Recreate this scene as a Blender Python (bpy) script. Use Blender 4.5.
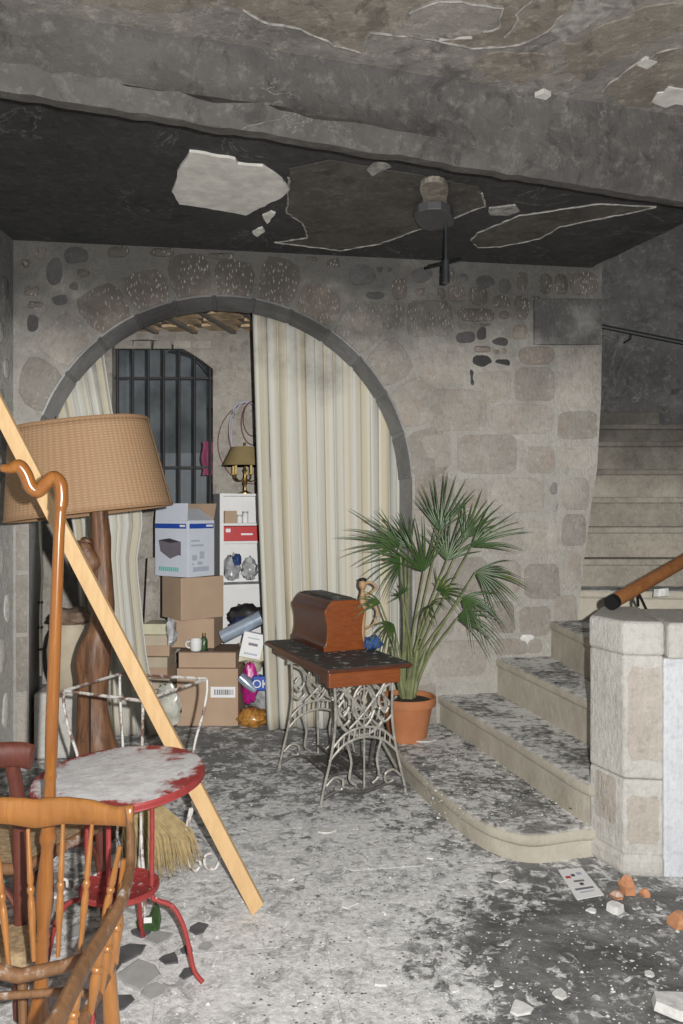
import bpy, bmesh, math, random
from mathutils import Vector, Matrix, noise
for o in list(bpy.data.objects): bpy.data.objects.remove(o, do_unlink=True)
S = bpy.context.scene
C = S.collection
random.seed(7)
PI = math.pi
# ------------------------------------------------------------------ camera, world, lights, exposure
F, CX, HZ, EYE = 800.0, 341.5, 512.0, 1.6
cam = bpy.data.cameras.new('camera'); cam.lens = F/1024*36; cam.sensor_width = 36; cam.clip_start = .05
cam_o = bpy.data.objects.new('camera', cam); C.objects.link(cam_o)
cam_o.location = (0, 0, EYE); cam_o.rotation_euler = (PI/2, 0, 0); S.camera = cam_o
w = bpy.data.worlds.new('world'); S.world = w; w.use_nodes = True
w.node_tree.nodes['Background'].inputs[0].default_value = (.93, .96, 1, 1)
w.node_tree.nodes['Background'].inputs[1].default_value = .29
fl = bpy.data.lights.new('camera_flash', 'POINT'); fl.energy = 1; fl.shadow_soft_size = .014; fl.color = (1, .985, .95)
fl.use_nodes = True; nt = fl.node_tree
em = nt.nodes['Emission']; fo = nt.nodes.new('ShaderNodeLightFalloff'); fo.inputs['Strength'].default_value = 1
fa = nt.nodes.new('ShaderNodeMath'); fa.operation = 'MULTIPLY'; fa.inputs[1].default_value = 98      # 1/d part
fc = nt.nodes.new('ShaderNodeMath'); fc.operation = 'MULTIPLY_ADD'; fc.inputs[1].default_value = 18
nt.links.new(fo.outputs['Linear'], fa.inputs[0]); nt.links.new(fo.outputs['Constant'], fc.inputs[0]); nt.links.new(fa.outputs[0], fc.inputs[2])
nt.links.new(fc.outputs[0], em.inputs['Strength'])
fl_o = bpy.data.objects.new('camera_flash', fl); C.objects.link(fl_o); fl_o.location = (.11, -.02, 1.655)
S.view_settings.view_transform = 'Standard'; S.view_settings.look = 'None'
S.view_settings.gamma = 1; S.view_settings.use_curve_mapping = False; S.view_settings.exposure = 0.0

# ------------------------------------------------------------------ measuring helpers
def PD(px, py, d): return Vector(((px-CX)/F*d, d, EYE-(py-HZ)/F*d))          # a point at distance d
def FL(px, py, z=0.0): return PD(px, py, (EYE-z)*F/(py-HZ))                  # a point at height z
D0, SL = 5.45, .15
AW = math.atan(SL); UX = Vector((math.cos(AW), math.sin(AW), 0)); NW = Vector((math.sin(AW), -math.cos(AW), 0)); OW = Vector((0, D0, 0))
def W(u, z, o=0.0): return OW + UX*u + NW*o + Vector((0, 0, z))               # wall coordinates
def wuv(px, py):
    r = Vector(((px-CX)/F, 1, -(py-HZ)/F)); t = OW.dot(NW)/r.dot(NW)
    p = r*t; return ((p-OW).dot(UX), EYE+p.z)

# ------------------------------------------------------------------ mesh collecting
ORG = {}
def link(name, me, parent=None, origin=(0, 0, 0)):
    o = bpy.data.objects.new(name, me); C.objects.link(o)
    origin = Vector(origin)
    if parent is not None:
        o.parent = parent; o.location = origin - ORG[parent]
    else: o.location = origin
    ORG[o] = origin
    return o
def tag(o, label, cat, group=None):
    o['label'] = label; o['category'] = cat
    if group: o['group'] = group
    return o
def thing(name, label, cat, loc, group=None):
    return tag(link(name, None, None, loc), label, cat, group)
def struct(o, label=None, cat=None):
    o['kind'] = 'structure'
    if label: o['label'] = label
    if cat: o['category'] = cat
    return o
def frame(t, up=Vector((0, 0, 1))):
    t = t.normalized()
    a = up if abs(t.dot(up)) < .95 else Vector((1, 0, 0))
    x = t.cross(a).normalized(); return x, x.cross(t).normalized()
class MB:
    def __init__(s): s.v = []; s.f = []; s.uv = None
    def add(s, vs, fs):
        b = len(s.v); s.v += [Vector(p) for p in vs]; s.f += [tuple(b+i for i in q) for q in fs]; return s
    def box(s, c, size, rz=0, rx=0, ry=0):
        m = Matrix.Translation(c) @ Matrix.Rotation(rz, 4, 'Z') @ Matrix.Rotation(ry, 4, 'Y') @ Matrix.Rotation(rx, 4, 'X')
        x, y, z = (k/2 for k in size)
        return s.add([m @ Vector(p) for p in ((-x,-y,-z),(x,-y,-z),(x,y,-z),(-x,y,-z),(-x,-y,z),(x,-y,z),(x,y,z),(-x,y,z))],
                     [(0,3,2,1),(4,5,6,7),(0,1,5,4),(1,2,6,5),(2,3,7,6),(3,0,4,7)])
    def tube(s, pts, rad, n=10, sy=1.0, cap=True, up=Vector((0,0,1))):
        pts = [Vector(p) for p in pts]; m = len(pts)
        if not hasattr(rad, '__len__'): rad = [rad]*m
        vs = []; fs = []
        for i, p in enumerate(pts):
            t = pts[min(i+1, m-1)] - pts[max(i-1, 0)]
            x, y = frame(t, up)
            for k in range(n):
                a = 2*PI*k/n; vs.append(p + x*(math.cos(a)*rad[i]) + y*(math.sin(a)*rad[i]*sy))
        for i in range(m-1):
            for k in range(n): fs.append((i*n+k, i*n+(k+1) % n, (i+1)*n+(k+1) % n, (i+1)*n+k))
        if cap: fs += [tuple(range(n))[::-1], tuple((m-1)*n+k for k in range(n))]
        return s.add(vs, fs)
    def lathe(s, prof, c=(0,0,0), n=28, M=None, wob=0):
        c = Vector(c); vs = []; fs = []; m = len(prof)
        for r, z in prof:
            for k in range(n):
                a = 2*PI*k/n; p = Vector((r*math.cos(a), r*math.sin(a), z))
                if M: p = M @ p
                vs.append(c+p)
        for i in range(m-1):
            for k in range(n): fs.append((i*n+k, i*n+(k+1) % n, (i+1)*n+(k+1) % n, (i+1)*n+k))
        if prof[0][0] > 1e-4: fs.append(tuple(range(n))[::-1])
        if prof[-1][0] > 1e-4: fs.append(tuple((m-1)*n+k for k in range(n)))
        return s.add(vs, fs)
    def loft(s, rings, cap=True):
        n = len(rings[0]); vs = [p for r in rings for p in r]; fs = []
        for i in range(len(rings)-1):
            for k in range(n): fs.append((i*n+k, i*n+(k+1) % n, (i+1)*n+(k+1) % n, (i+1)*n+k))
        if cap: fs += [tuple(range(n))[::-1], tuple((len(rings)-1)*n+k for k in range(n))]
        return s.add(vs, fs)
    def grid(s, fn, nu, nv, uvf=None):
        vs = [fn(i/nu, j/nv) for j in range(nv+1) for i in range(nu+1)]
        fs = [(j*(nu+1)+i, j*(nu+1)+i+1, (j+1)*(nu+1)+i+1, (j+1)*(nu+1)+i) for j in range(nv) for i in range(nu)]
        if uvf: s.uv = [uvf(i/nu, j/nv) for j in range(nv+1) for i in range(nu+1)]
        return s.add(vs, fs)
    def build(s, name, mat, parent=None, origin=None, smooth=False, bevel=0, solid=0, sub=0, seg=2):
        if origin is None:
            if parent is not None: origin = ORG[parent]
            else:
                xs = [p.x for p in s.v]; ys = [p.y for p in s.v]; zs = [p.z for p in s.v]
                origin = ((min(xs)+max(xs))/2, (min(ys)+max(ys))/2, min(zs))
        origin = Vector(origin)
        me = bpy.data.meshes.new(name); me.from_pydata([p-origin for p in s.v], [], s.f); me.update()
        bm = bmesh.new(); bm.from_mesh(me); bmesh.ops.recalc_face_normals(bm, faces=bm.faces); bm.to_mesh(me); bm.free()
        if s.uv:
            ul = me.uv_layers.new(name='UVMap')
            for l in me.loops: ul.data[l.index].uv = s.uv[l.vertex_index]
        me.materials.append(mat)
        if smooth: me.polygons.foreach_set('use_smooth', [True]*len(me.polygons)); 
        if smooth and smooth != 2: me.set_sharp_from_angle(angle=math.radians(42))
        o = link(name, me, parent, origin)
        if solid: m = o.modifiers.new('solid', 'SOLIDIFY'); m.thickness = solid; m.offset = 0
        if bevel: m = o.modifiers.new('bevel', 'BEVEL'); m.width = bevel; m.segments = seg; m.limit_method = 'ANGLE'; m.angle_limit = .6
        if sub: m = o.modifiers.new('sub', 'SUBSURF'); m.levels = sub; m.render_levels = sub
        return o
def spline(pts, n=8):
    pts = [Vector(p) for p in pts]; out = []
    for i in range(len(pts)-1):
        p0 = pts[max(i-1, 0)]; p1 = pts[i]; p2 = pts[i+1]; p3 = pts[min(i+2, len(pts)-1)]
        for k in range(n):
            t = k/n
            out.append(.5*((2*p1)+(p2-p0)*t+(2*p0-5*p1+4*p2-p3)*t*t+(3*p1-p0-3*p2+p3)*t**3))
    return out+[pts[-1]]
def lerp(a, b, t): return a+(b-a)*t
def interp(xs, ys, x):
    if x <= xs[0]: return ys[0]
    for i in range(len(xs)-1):
        if x <= xs[i+1]: return lerp(ys[i], ys[i+1], (x-xs[i])/(xs[i+1]-xs[i]))
    return ys[-1]
def chaikin(p, it=1):
    for _ in range(it):
        q = []
        for i in range(len(p)):
            a, b = Vector(p[i]), Vector(p[(i+1) % len(p)]); q += [a*.75+b*.25, a*.25+b*.75]
        p = q
    return p

# ------------------------------------------------------------------ materials
class N:
    def __init__(s, name):
        s.m = bpy.data.materials.new(name); s.m.use_nodes = True; s.t = s.m.node_tree; s.b = s.t.nodes['Principled BSDF']
        s.pos = None; s.bumps = None
    def n(s, t, **k):
        x = s.t.nodes.new('ShaderNode'+t)
        for a, b in k.items(): setattr(x, a, b)
        return x
    def set(s, sock, v):
        if v is None: return
        if hasattr(v, 'links') or isinstance(v, bpy.types.NodeSocket): s.t.links.new(v, sock)
        elif hasattr(v, '__len__') and len(v) == 3 and sock.type == 'RGBA': sock.default_value = (*v, 1)
        else: sock.default_value = v
    def P(s):
        if not s.pos: s.pos = s.n('NewGeometry').outputs['Position']
        return s.pos
    def obj(s): return s.n('TexCoord').outputs['Object']
    def uvc(s): return s.n('UVMap').outputs[0]
    def mapv(s, v, scale=(1,1,1), rot=(0,0,0), loc=(0,0,0)):
        m = s.n('Mapping'); s.set(m.inputs[0], v); m.inputs[1].default_value = loc; m.inputs[2].default_value = rot; m.inputs[3].default_value = scale
        return m.outputs[0]
    def noise(s, scale, detail=4, rough=.55, v=None, dist=0):
        x = s.n('TexNoise'); s.set(x.inputs['Vector'], v if v is not None else s.P()); x.inputs['Scale'].default_value = scale
        x.inputs['Detail'].default_value = detail; x.inputs['Roughness'].default_value = rough; x.inputs['Distortion'].default_value = dist
        return x.outputs[0]
    def vor(s, scale, v=None, feat='F1', rand=1):
        x = s.n('TexVoronoi', feature=feat); s.set(x.inputs['Vector'], v if v is not None else s.P()); x.inputs['Scale'].default_value = scale
        x.inputs['Randomness'].default_value = rand
        return x.outputs['Distance']
    def vorc(s, scale, v=None):
        x = s.n('TexVoronoi'); s.set(x.inputs['Vector'], v if v is not None else s.P()); x.inputs['Scale'].default_value = scale; return s.xyz(x.outputs['Color'])[0]
    def wave(s, scale, v=None, dist=2, axis='X', detail=2):
        x = s.n('TexWave', bands_direction=axis); s.set(x.inputs['Vector'], v if v is not None else s.P())
        x.inputs['Scale'].default_value = scale; x.inputs['Distortion'].default_value = dist; x.inputs['Detail'].default_value = detail
        return x.outputs['Fac']
    def ramp(s, fac, stops, interp='LINEAR'):
        r = s.n('ValToRGB'); s.set(r.inputs[0], fac); e = r.color_ramp.elements; r.color_ramp.interpolation = interp
        while len(e) < len(stops): e.new(.5)
        for q, (p, c) in zip(e, stops):
            q.position = p; q.color = (c, c, c, 1) if not hasattr(c, '__len__') else (*c, 1)
        return r.outputs[0]
    def mix(s, fac, a, b, mode='MIX'):
        m = s.n('Mix', data_type='RGBA', blend_type=mode); s.set(m.inputs[0], fac); s.set(m.inputs[6], a); s.set(m.inputs[7], b); return m.outputs[2]
    def math(s, op, a, b=None, c=None, clamp=False):
        m = s.n('Math', operation=op, use_clamp=clamp); s.set(m.inputs[0], a)
        if b is not None: s.set(m.inputs[1], b)
        if c is not None: s.set(m.inputs[2], c)
        return m.outputs[0]
    def rng(s, v, a, b, c=0, d=1, smooth=False):
        m = s.n('MapRange'); m.clamp = True
        if smooth: m.interpolation_type = 'SMOOTHSTEP'
        s.set(m.inputs[0], v)
        for i, k in enumerate((a, b, c, d)): m.inputs[i+1].default_value = k
        return m.outputs[0]
    def xyz(s, v=None):
        x = s.n('SeparateXYZ'); s.set(x.inputs[0], v if v is not None else s.P()); return x.outputs
    def nz(s): return s.xyz(s.n('NewGeometry').outputs['Normal'])[2]
    def rand(s): return s.n('ObjectInfo').outputs['Random']
    def bump(s, h, strength=.4, dist=.01):
        b = s.n('Bump'); s.set(b.inputs['Height'], h); b.inputs['Strength'].default_value = strength; b.inputs['Distance'].default_value = dist
        if s.bumps: s.t.links.new(s.bumps, b.inputs['Normal'])
        s.bumps = b.outputs[0]; s.t.links.new(b.outputs[0], s.b.inputs['Normal'])
    def out(s, col=None, rough=None, metal=None, spec=None):
        s.set(s.b.inputs['Base Color'], col); s.set(s.b.inputs['Roughness'], rough); s.set(s.b.inputs['Metallic'], metal)
        if spec is not None: s.b.inputs['Specular IOR Level'].default_value = spec
        return s.m
    def tint(s, col, lo=.75, hi=1.2):
        v = s.rng(s.rand(), 0, 1, lo, hi); h = s.n('HueSaturation'); s.set(h.inputs['Value'], v); s.set(h.inputs['Color'], col); return h.outputs[0]
    def dust(s, col, amount=.5, scale=9, white=(.74,.74,.73), nzmin=.6):
        f = s.rng(s.noise(scale, 6, .68), 1-amount-.08, 1-amount+.10)
        f = s.math('MULTIPLY', f, s.rng(s.nz(), nzmin, nzmin+.25)); return s.mix(f, col, white)
    def soot(s, col, z0=2.45, z1=3.3, amt=.9, dark=(.022,.021,.021)):
        z = s.math('ADD', s.xyz()[2], s.rng(s.noise(2.2, 5, .6), .25, .75, -.35, .35))
        f = s.rng(z, z0, z1, 0, amt, True); return s.mix(f, col, dark)

def m_plain(name, c, rough=.6, metal=0, var=.15, scale=12, bump=0, bs=60, dust=0, spec=.5):
    k = N(name); c2 = tuple(max(0, x*(1-var)) for x in c); c1 = tuple(min(1, x*(1+var)) for x in c)
    col = k.mix(k.rng(k.noise(scale, 5), .3, .7), c2, c1)
    if dust: col = k.dust(col, dust)
    if bump: k.bump(k.noise(bs, 5), bump, .004)
    return k.out(col, rough, metal, spec)
def m_wood(name, c1, c2, rough=.4, axis=(6, 6, .7), scale=9, dust=0, coat=0, bump=.15, scratch=None):
    k = N(name); v = k.mapv(k.P(), axis)
    col = k.mix(k.rng(k.noise(scale, 6, .65, v, .6), .3, .72), c1, c2)
    if scratch: col = k.mix(k.rng(k.noise(14, 6, .75), .56, .66), col, scratch)
    if dust: col = k.dust(col, dust, 14)
    k.bump(k.noise(scale*2, 4, .6, v), bump, .003); k.b.inputs['Coat Weight'].default_value = coat; k.b.inputs['Coat Roughness'].default_value = .25
    return k.out(col, rough)
def m_stone(name, c1, c2, flecks=0, soot=(2.5, 3.45, .85), lo=.74, hi=1.12, bump=.6, rough=.9, mid=None, grime=.35):
    k = N(name); col = k.mix(k.rng(k.noise(3.3, 8, .72), .3, .7), c1, c2)
    if mid: col = k.mix(k.rng(k.noise(7, 5, .7), .50, .66, 0, .8), col, mid)
    col = k.tint(col, lo, hi)
    col = k.mix(k.rng(k.noise(24, 6, .75), .5, .68, 0, grime), col, tuple(x*.45 for x in c1)); col = k.mix(k.rng(k.noise(31, 5, .75), .56, .70, 0, grime), col, tuple(min(.8, x*1.45) for x in c2))
    pk = k.vor(48, k.mapv(k.P(), (1.5, 1.5, .5), (0, .6, 0)))
    if soot: col = k.soot(col, *soot)
    if flecks: col = k.mix(k.math('MULTIPLY', k.rng(pk, .34, .18), k.rng(k.noise(9, 5, .7), .40, .56, 0, flecks)), col, (.34, .325, .30))
    k.bump(k.noise(9, 8, .74), bump, .03); k.bump(pk, .2, .010); k.bump(k.noise(70, 4, .7), .45, .005)
    return k.out(col, rough, spec=.25)

M = {}
M['stone'] = m_stone('limestone', (.29, .265, .235), (.42, .395, .36), .5, soot=(2.2, 3.3, .88), mid=(.34, .285, .24))
M['stone_brown'] = m_stone('brown_stone', (.23, .195, .165), (.35, .305, .265), .6, soot=(2.2, 3.35, .85))
M['stone_black'] = m_stone('charred_stone', (.045, .045, .045), (.085, .08, .078), 0, soot=None)
M['stone_grey'] = m_stone('smooth_grey_stone', (.25, .245, .235), (.33, .32, .31), .15, soot=(2.45, 3.0, .82))
M['mortar'] = m_stone('mortar', (.40, .38, .345), (.50, .48, .445), .0, soot=(2.1, 3.3, .84), bump=.9)
M['soffit'] = m_stone('arch_soffit_stone', (.36, .36, .365), (.48, .48, .48), 0, soot=(2.1, 3.2, .72), lo=.65, hi=1.15, bump=.4)
M['left_wall'] = m_stone('rubble_wall_plaster', (.46, .45, .43), (.62, .61, .58), 0, soot=(2.0, 3.2, .85), bump=.9)
M['pillar'] = m_stone('limewashed_stone', (.46, .445, .41), (.60, .585, .555), 0, soot=None, lo=.95, hi=1.03, bump=.6)
M['pillar_raw'] = m_stone('bare_pinkish_stone', (.40, .36, .315), (.52, .48, .43), 0, soot=None, lo=.95, hi=1.05, bump=.7)
M['parapet'] = m_stone('white_painted_plaster', (.52, .54, .58), (.62, .635, .67), 0, soot=None, lo=.98, hi=1.02, bump=.25)
M['stair_far'] = m_stone('stair_stone', (.22, .20, .17), (.38, .345, .29), 0, soot=(1.5, 2.6, .8), lo=.9, hi=1.12, bump=.6)
def m_step():
    k = N('worn_step_stone'); col = k.mix(k.rng(k.noise(5, 6, .65), .3, .7), (.36, .33, .27), (.50, .465, .39))
    ash = k.mix(k.rng(k.noise(11, 7, .72), .38, .62), (.11, .11, .11), (.34, .335, .33))
    up = k.rng(k.nz(), .75, .95); fl = k.rng(k.vorc(33, k.mapv(k.P(), (.7, 1.3, 1), (0, 0, .5))), 0, 1, -.03, .03)
    col = k.mix(up, col, ash)
    f = k.math('MULTIPLY', k.rng(k.math('ADD', fl, k.math('MULTIPLY_ADD', k.noise(22, 8, .78, None, .4), .6, k.math('MULTIPLY', k.noise(4, 4), .4))), .455, .54), up)
    col = k.mix(f, col, (.72, .715, .705))
    k.bump(k.noise(12, 6, .7), .5, .02); k.bump(k.noise(80, 4, .7), .4, .004)
    return k.out(col, .9, spec=.25)
M['step'] = m_step()
def m_floor():
    k = N('dusty_flagstone')
    x, y, z = k.xyz()
    col = k.mix(k.rng(k.noise(6, 8, .75), .3, .7), (.13, .132, .135), (.31, .31, .305))
    def blob(cx, cy, rx, ry):
        a = k.math('POWER', k.math('DIVIDE', k.math('SUBTRACT', x, cx), rx), 2.0); b = k.math('POWER', k.math('DIVIDE', k.math('SUBTRACT', y, cy), ry), 2.0)
        return k.rng(k.math('ADD', a, b), 1.0, .1, 0, 1, True)
    dust = k.math('ADD', k.math('MULTIPLY', blob(-.15, 3.1, 1.1, 1.6), .10), k.math('MULTIPLY', blob(-.35, 2.6, .9, .9), .08))
    dust = k.math('SUBTRACT', dust, k.math('MULTIPLY', blob(.95, 2.85, 1.05, .9), .10))
    dust = k.math('SUBTRACT', dust, k.math('MULTIPLY', k.rng(y, 4.2, 5.4), .05))
    wv = k.n('VectorMath', operation='ADD'); sc = k.n('VectorMath', operation='SCALE'); nn = k.n('TexNoise'); k.set(nn.inputs['Vector'], k.P()); nn.inputs['Scale'].default_value = 9; nn.inputs['Detail'].default_value = 6
    k.set(sc.inputs[0], nn.outputs['Color']); sc.inputs['Scale'].default_value = .13; k.set(wv.inputs[0], k.P()); k.set(wv.inputs[1], sc.outputs[0])
    fl = k.rng(k.vorc(17, wv.outputs[0]), 0, 1, -.055, .055); fl2 = k.rng(k.vorc(41, wv.outputs[0]), 0, 1, -.06, .06)
    nz = k.math('ADD', k.math('ADD', k.math('MULTIPLY_ADD', k.noise(8, 9, .76, None, .5), .6, k.math('MULTIPLY', k.noise(2.6, 6, .7, None, .6), .4)), dust), k.math('ADD', fl, fl2))
    big = k.noise(3.8, 8, .74, None, .5)
    ch = k.math('MULTIPLY', blob(.95, 2.75, 1.1, 1.0), k.rng(big, .40, .60))
    col = k.mix(k.math('MULTIPLY', ch, .75), col, (.06, .06, .057))
    f = k.rng(nz, .447, .545)
    gr = k.mix(k.rng(k.noise(30, 6, .75), .35, .65), (.56, .56, .56), (.95, .95, .955)); gr = k.mix(k.rng(k.noise(9, 8, .78, None, .7), .52, .60, 0, .7), gr, (.30, .30, .305))
    col = k.mix(f, col, gr)
    col = k.mix(k.rng(k.noise(21, 8, .8, None, .8), .57, .66, 0, .55), col, (.16, .16, .16))
    k.bump(nz, .6, .03); k.bump(k.noise(60, 6, .75), .6, .006)
    return k.out(col, .92, spec=.2)
M['floor'] = m_floor()
def m_ceil(name, c1, c2, crack=.25):
    k = N(name); col = k.mix(k.rng(k.noise(2.6, 8, .74), .32, .68), c1, c2)
    col = k.mix(k.rng(k.noise(17, 7, .75), .52, .70, 0, .5), col, tuple(x*2.0 for x in c2)); col = k.mix(k.rng(k.noise(6, 7, .75, None, 1.2), .54, .64, 0, .6), col, tuple(x*.5 for x in c1))
    n = k.math('ABSOLUTE', k.math('SUBTRACT', k.noise(1.7, 6, .62, None, .9), .5)); cr = k.math('MULTIPLY', k.rng(n, .0055, .0015), k.rng(k.noise(1.9, 3), .5, .56))
    col = k.mix(k.math('MULTIPLY', cr, crack), col, (.30, .29, .28))
    k.bump(k.noise(14, 8, .74), .5, .025)
    return k.out(col, .7, spec=.35)
M['ceil_black'] = m_ceil('sooty_ceiling_plaster', (.022, .022, .023), (.040, .040, .041))
M['beam'] = m_ceil('sooty_beam_plaster', (.055, .052, .05), (.115, .107, .102), .4)
M['ceil_near'] = m_ceil('smoked_ceiling_plaster', (.13, .12, .11), (.27, .25, .23), .5)
M['flake_brown'] = m_ceil('smoked_plaster_layer', (.040, .037, .034), (.085, .078, .069))
M['flake_near'] = m_ceil('peeling_brown_plaster', (.13, .113, .095), (.25, .225, .19))
M['flake_white'] = m_plain('clean_plaster', (.50, .485, .455), .9, var=.18, scale=14, bump=.5, bs=40)
M['flake_edge'] = m_plain('pale_plaster_edge', (.22, .21, .195), .9, var=.5, scale=25)
M['stairwell'] = m_ceil('sooty_stairwell_plaster', (.035, .034, .033), (.085, .082, .08))
M['gold_wood'] = m_wood('honey_varnished_wood', (.29, .115, .027), (.42, .18, .047), .33, coat=.5, bump=.08)
M['gold_wood_dusty'] = m_wood('worn_brown_wood', (.15, .075, .035), (.27, .14, .065), .55, dust=.33, scratch=(.36, .30, .25))
M['staff'] = m_wood('amber_varnished_wood', (.24, .08, .014), (.36, .14, .028), .22, coat=.7, bump=.05)
M['red_wood'] = m_wood('reddish_bentwood', (.085, .022, .014), (.16, .045, .03), .5, dust=.25)
M['pine'] = m_wood('raw_pine', (.56, .36, .17), (.68, .47, .25), .6, axis=(5, 5, 1), scale=8)
M['drift'] = m_wood('driftwood', (.06, .026, .013), (.24, .115, .055), .5, axis=(4, 4, .6), scale=9, bump=.9)
M['mahogany'] = m_wood('mahogany', (.06, .017, .009), (.12, .036, .016), .3, axis=(2, 2, 8), coat=.4)
M['mahogany_light'] = m_wood('orange_mahogany', (.17, .043, .011), (.27, .075, .018), .3, axis=(2, 2, 8), coat=.4)
def m_tabletop():
    k = N('sooty_table_top'); col = k.mix(k.noise(10, 5), (.03, .028, .027), (.07, .065, .062))
    f = k.rng(k.noise(16, 7, .72), .56, .66); col = k.mix(k.math('MULTIPLY', f, k.rng(k.nz(), .6, .9)), col, (.62, .62, .61)); return k.out(col, .7)
M['table_soot'] = m_tabletop()
M['iron'] = m_plain('grey_painted_cast_iron', (.36, .345, .31), .5, .25, var=.35, scale=25, bump=.3)
M['iron_dark'] = m_plain('dark_iron', (.10, .095, .09), .55, .4, var=.3, scale=20, bump=.3, dust=.4)
M['black_iron'] = m_plain('black_iron', (.012, .012, .013), .5, .3)
def m_redpaint(name, dust, sc=6.0, rad=None):
    k = N(name); col = k.mix(k.noise(18, 5), (.26, .025, .025), (.40, .06, .055))
    n = k.noise(sc, 7, .68)
    if rad:
        x, y, z = k.xyz(); a = k.math('POWER', k.math('SUBTRACT', x, rad[0]), 2.0); b = k.math('POWER', k.math('SUBTRACT', y, rad[1]), 2.0)
        n = k.math('ADD', n, k.rng(k.math('POWER', k.math('ADD', a, b), .5), .14, .30, .16, -.14))
    f = k.math('MULTIPLY', k.rng(n, .50-dust*.3, .58-dust*.25), k.rng(k.nz(), .6, .85)); col = k.mix(f, col, k.mix(k.rng(k.noise(16, 7, .75), .35, .65), (.55, .54, .56), (.80, .81, .83)))
    k.bump(k.noise(40, 5), .3, .004); k.bump(n, .5, .02)
    return k.out(col, .55)
M['red_metal'] = m_redpaint('red_painted_metal', -.3, 26)
def m_rustwhite():
    k = N('rusty_white_paint'); col = k.mix(k.rng(k.noise(16, 6, .7), .48, .58), (.66, .64, .61), (.17, .085, .065)); return k.out(col, .6)
M['rust_white'] = m_rustwhite()
def m_wicker():
    k = N('woven_rattan'); u = k.uvc(); x, y, z = k.xyz(u)
    a = k.wave(9, k.mapv(u, (1.0, 0, 0)), .5, 'X'); b = k.wave(11, k.mapv(u, (0, 1, 0)), .6, 'Y')
    col = k.mix(k.math('MULTIPLY', a, b), (.30, .18, .098), (.45, .30, .18)); col = k.mix(k.rng(k.noise(14, 4, .6, k.mapv(u, (.6, 8, 1))), .35, .65, 0, .5), col, (.36, .215, .115))
    k.bump(k.math('MULTIPLY', a, b), .5, .004); return k.out(col, .65)
M['wicker'] = m_wicker()
def m_curtain():
    k = N('striped_cream_cloth'); x, y, z = k.xyz(k.uvc()); fr = k.math('FRACT', k.math('MULTIPLY', x, 6.0))
    col = k.ramp(fr, [(0, (.53, .52, .47)), (.22, (.53, .52, .47)), (.25, (.47, .42, .31)), (.42, (.49, .445, .34)), (.46, (.53, .51, .45)), (.56, (.48, .44, .34)), (.60, (.52, .51, .46)), (.90, (.53, .525, .49)), (.94, (.48, .435, .335)), (1, (.49, .45, .35))])
    d = k.wave(60, k.mapv(k.uvc(), (1, .7, 1), (0, 0, .7)), 0); col = k.mix(k.math('MULTIPLY', d, .10), col, (.75, .74, .70))
    col = k.soot(col, 2.45, 3.25, .75, (.06, .05, .045)); k.bump(k.noise(40, 4, .6), .1, .003)
    return k.out(col, .85, spec=.2)
M['curtain'] = m_curtain()
M['card'] = m_plain('brown_cardboard', (.40, .285, .20), .85, var=.06, scale=6)
M['card_dark'] = m_plain('dark_cardboard', (.19, .13, .095), .85, var=.1)
M['tape'] = m_plain('brown_parcel_tape', (.085, .06, .05), .4)
M['box_white'] = m_plain('white_printed_card', (.60, .64, .72), .5, var=.03)
M['white'] = m_plain('white_laminate', (.68, .68, .68), .5, var=.03)
M['white_grey'] = m_plain('grey_laminate_side', (.40, .40, .41), .5, var=.03)
M['ink_blue'] = m_plain('blue_print', (.02, .07, .36), .5, var=.03)
M['ink_grey'] = m_plain('grey_print', (.16, .145, .17), .5, var=.1)
M['ink_dark'] = m_plain('dark_print', (.05, .045, .055), .5, var=.1)
M['ink_green'] = m_plain('teal_print', (.16, .48, .42), .5, var=.03)
M['ink_pale'] = m_plain('pale_grey_print', (.40, .43, .52), .5, var=.1)
M['paper'] = m_plain('white_paper', (.74, .74, .75), .7, var=.03)
M['red_card'] = m_plain('red_card', (.46, .025, .03), .45, var=.05)
M['magenta'] = m_plain('magenta_plastic', (.42, .015, .20), .35, var=.2)
M['blue_cloth'] = m_plain('blue_cloth', (.035, .09, .26), .8, var=.4)
M['navy'] = m_plain('navy_plastic', (.02, .03, .09), .4, var=.3)
M['black_plastic'] = m_plain('black_plastic', (.018, .018, .02), .35)
M['silver'] = m_plain('silver_foil_card', (.42, .50, .62), .25, .5, var=.15)
M['cream_bag'] = m_plain('cream_plastic_bag', (.52, .50, .36), .5, var=.15)
M['amber'] = m_plain('amber_wrapped_food', (.36, .17, .04), .25, var=.6, scale=40)
M['grey_plastic'] = m_plain('translucent_grey_plastic', (.36, .37, .38), .25, var=.4, scale=20)
M['plastic_bag'] = m_plain('milky_plastic_bag', (.46, .46, .40), .2, var=.25, scale=14)
M['terracotta'] = m_plain('terracotta', (.40, .155, .065), .8, var=.14, scale=10, bump=.2)
M['soil'] = m_plain('dark_soil', (.03, .024, .018), .95, var=.5, scale=60, bump=1)
M['jar'] = m_plain('pale_pottery', (.42, .36, .27), .7, var=.12, scale=6)
def m_leaf():
    k = N('palm_leaf'); col = k.mix(k.rng(k.noise(6, 4), .3, .7), (.022, .05, .014), (.055, .105, .026)); col = k.mix(k.rng(k.noise(3, 3), .58, .72), col, (.11, .15, .03)); col = k.mix(k.rng(k.noise(25, 4), .58, .7, 0, .5), col, (.10, .085, .05))
    k.b.inputs['Subsurface Weight'].default_value = 0; return k.out(col, .38)
M['leaf'] = m_leaf()
M['leaf_tip'] = m_plain('dry_leaf', (.10, .085, .055), .6)
M['petiole'] = m_plain('palm_stalk', (.17, .19, .09), .55, var=.35)
M['straw'] = m_plain('broom_straw', (.34, .255, .12), .75, var=.3, scale=30)
M['rush'] = m_plain('woven_rush', (.36, .26, .15), .8, var=.4, scale=50, bump=1, bs=50)
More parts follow.
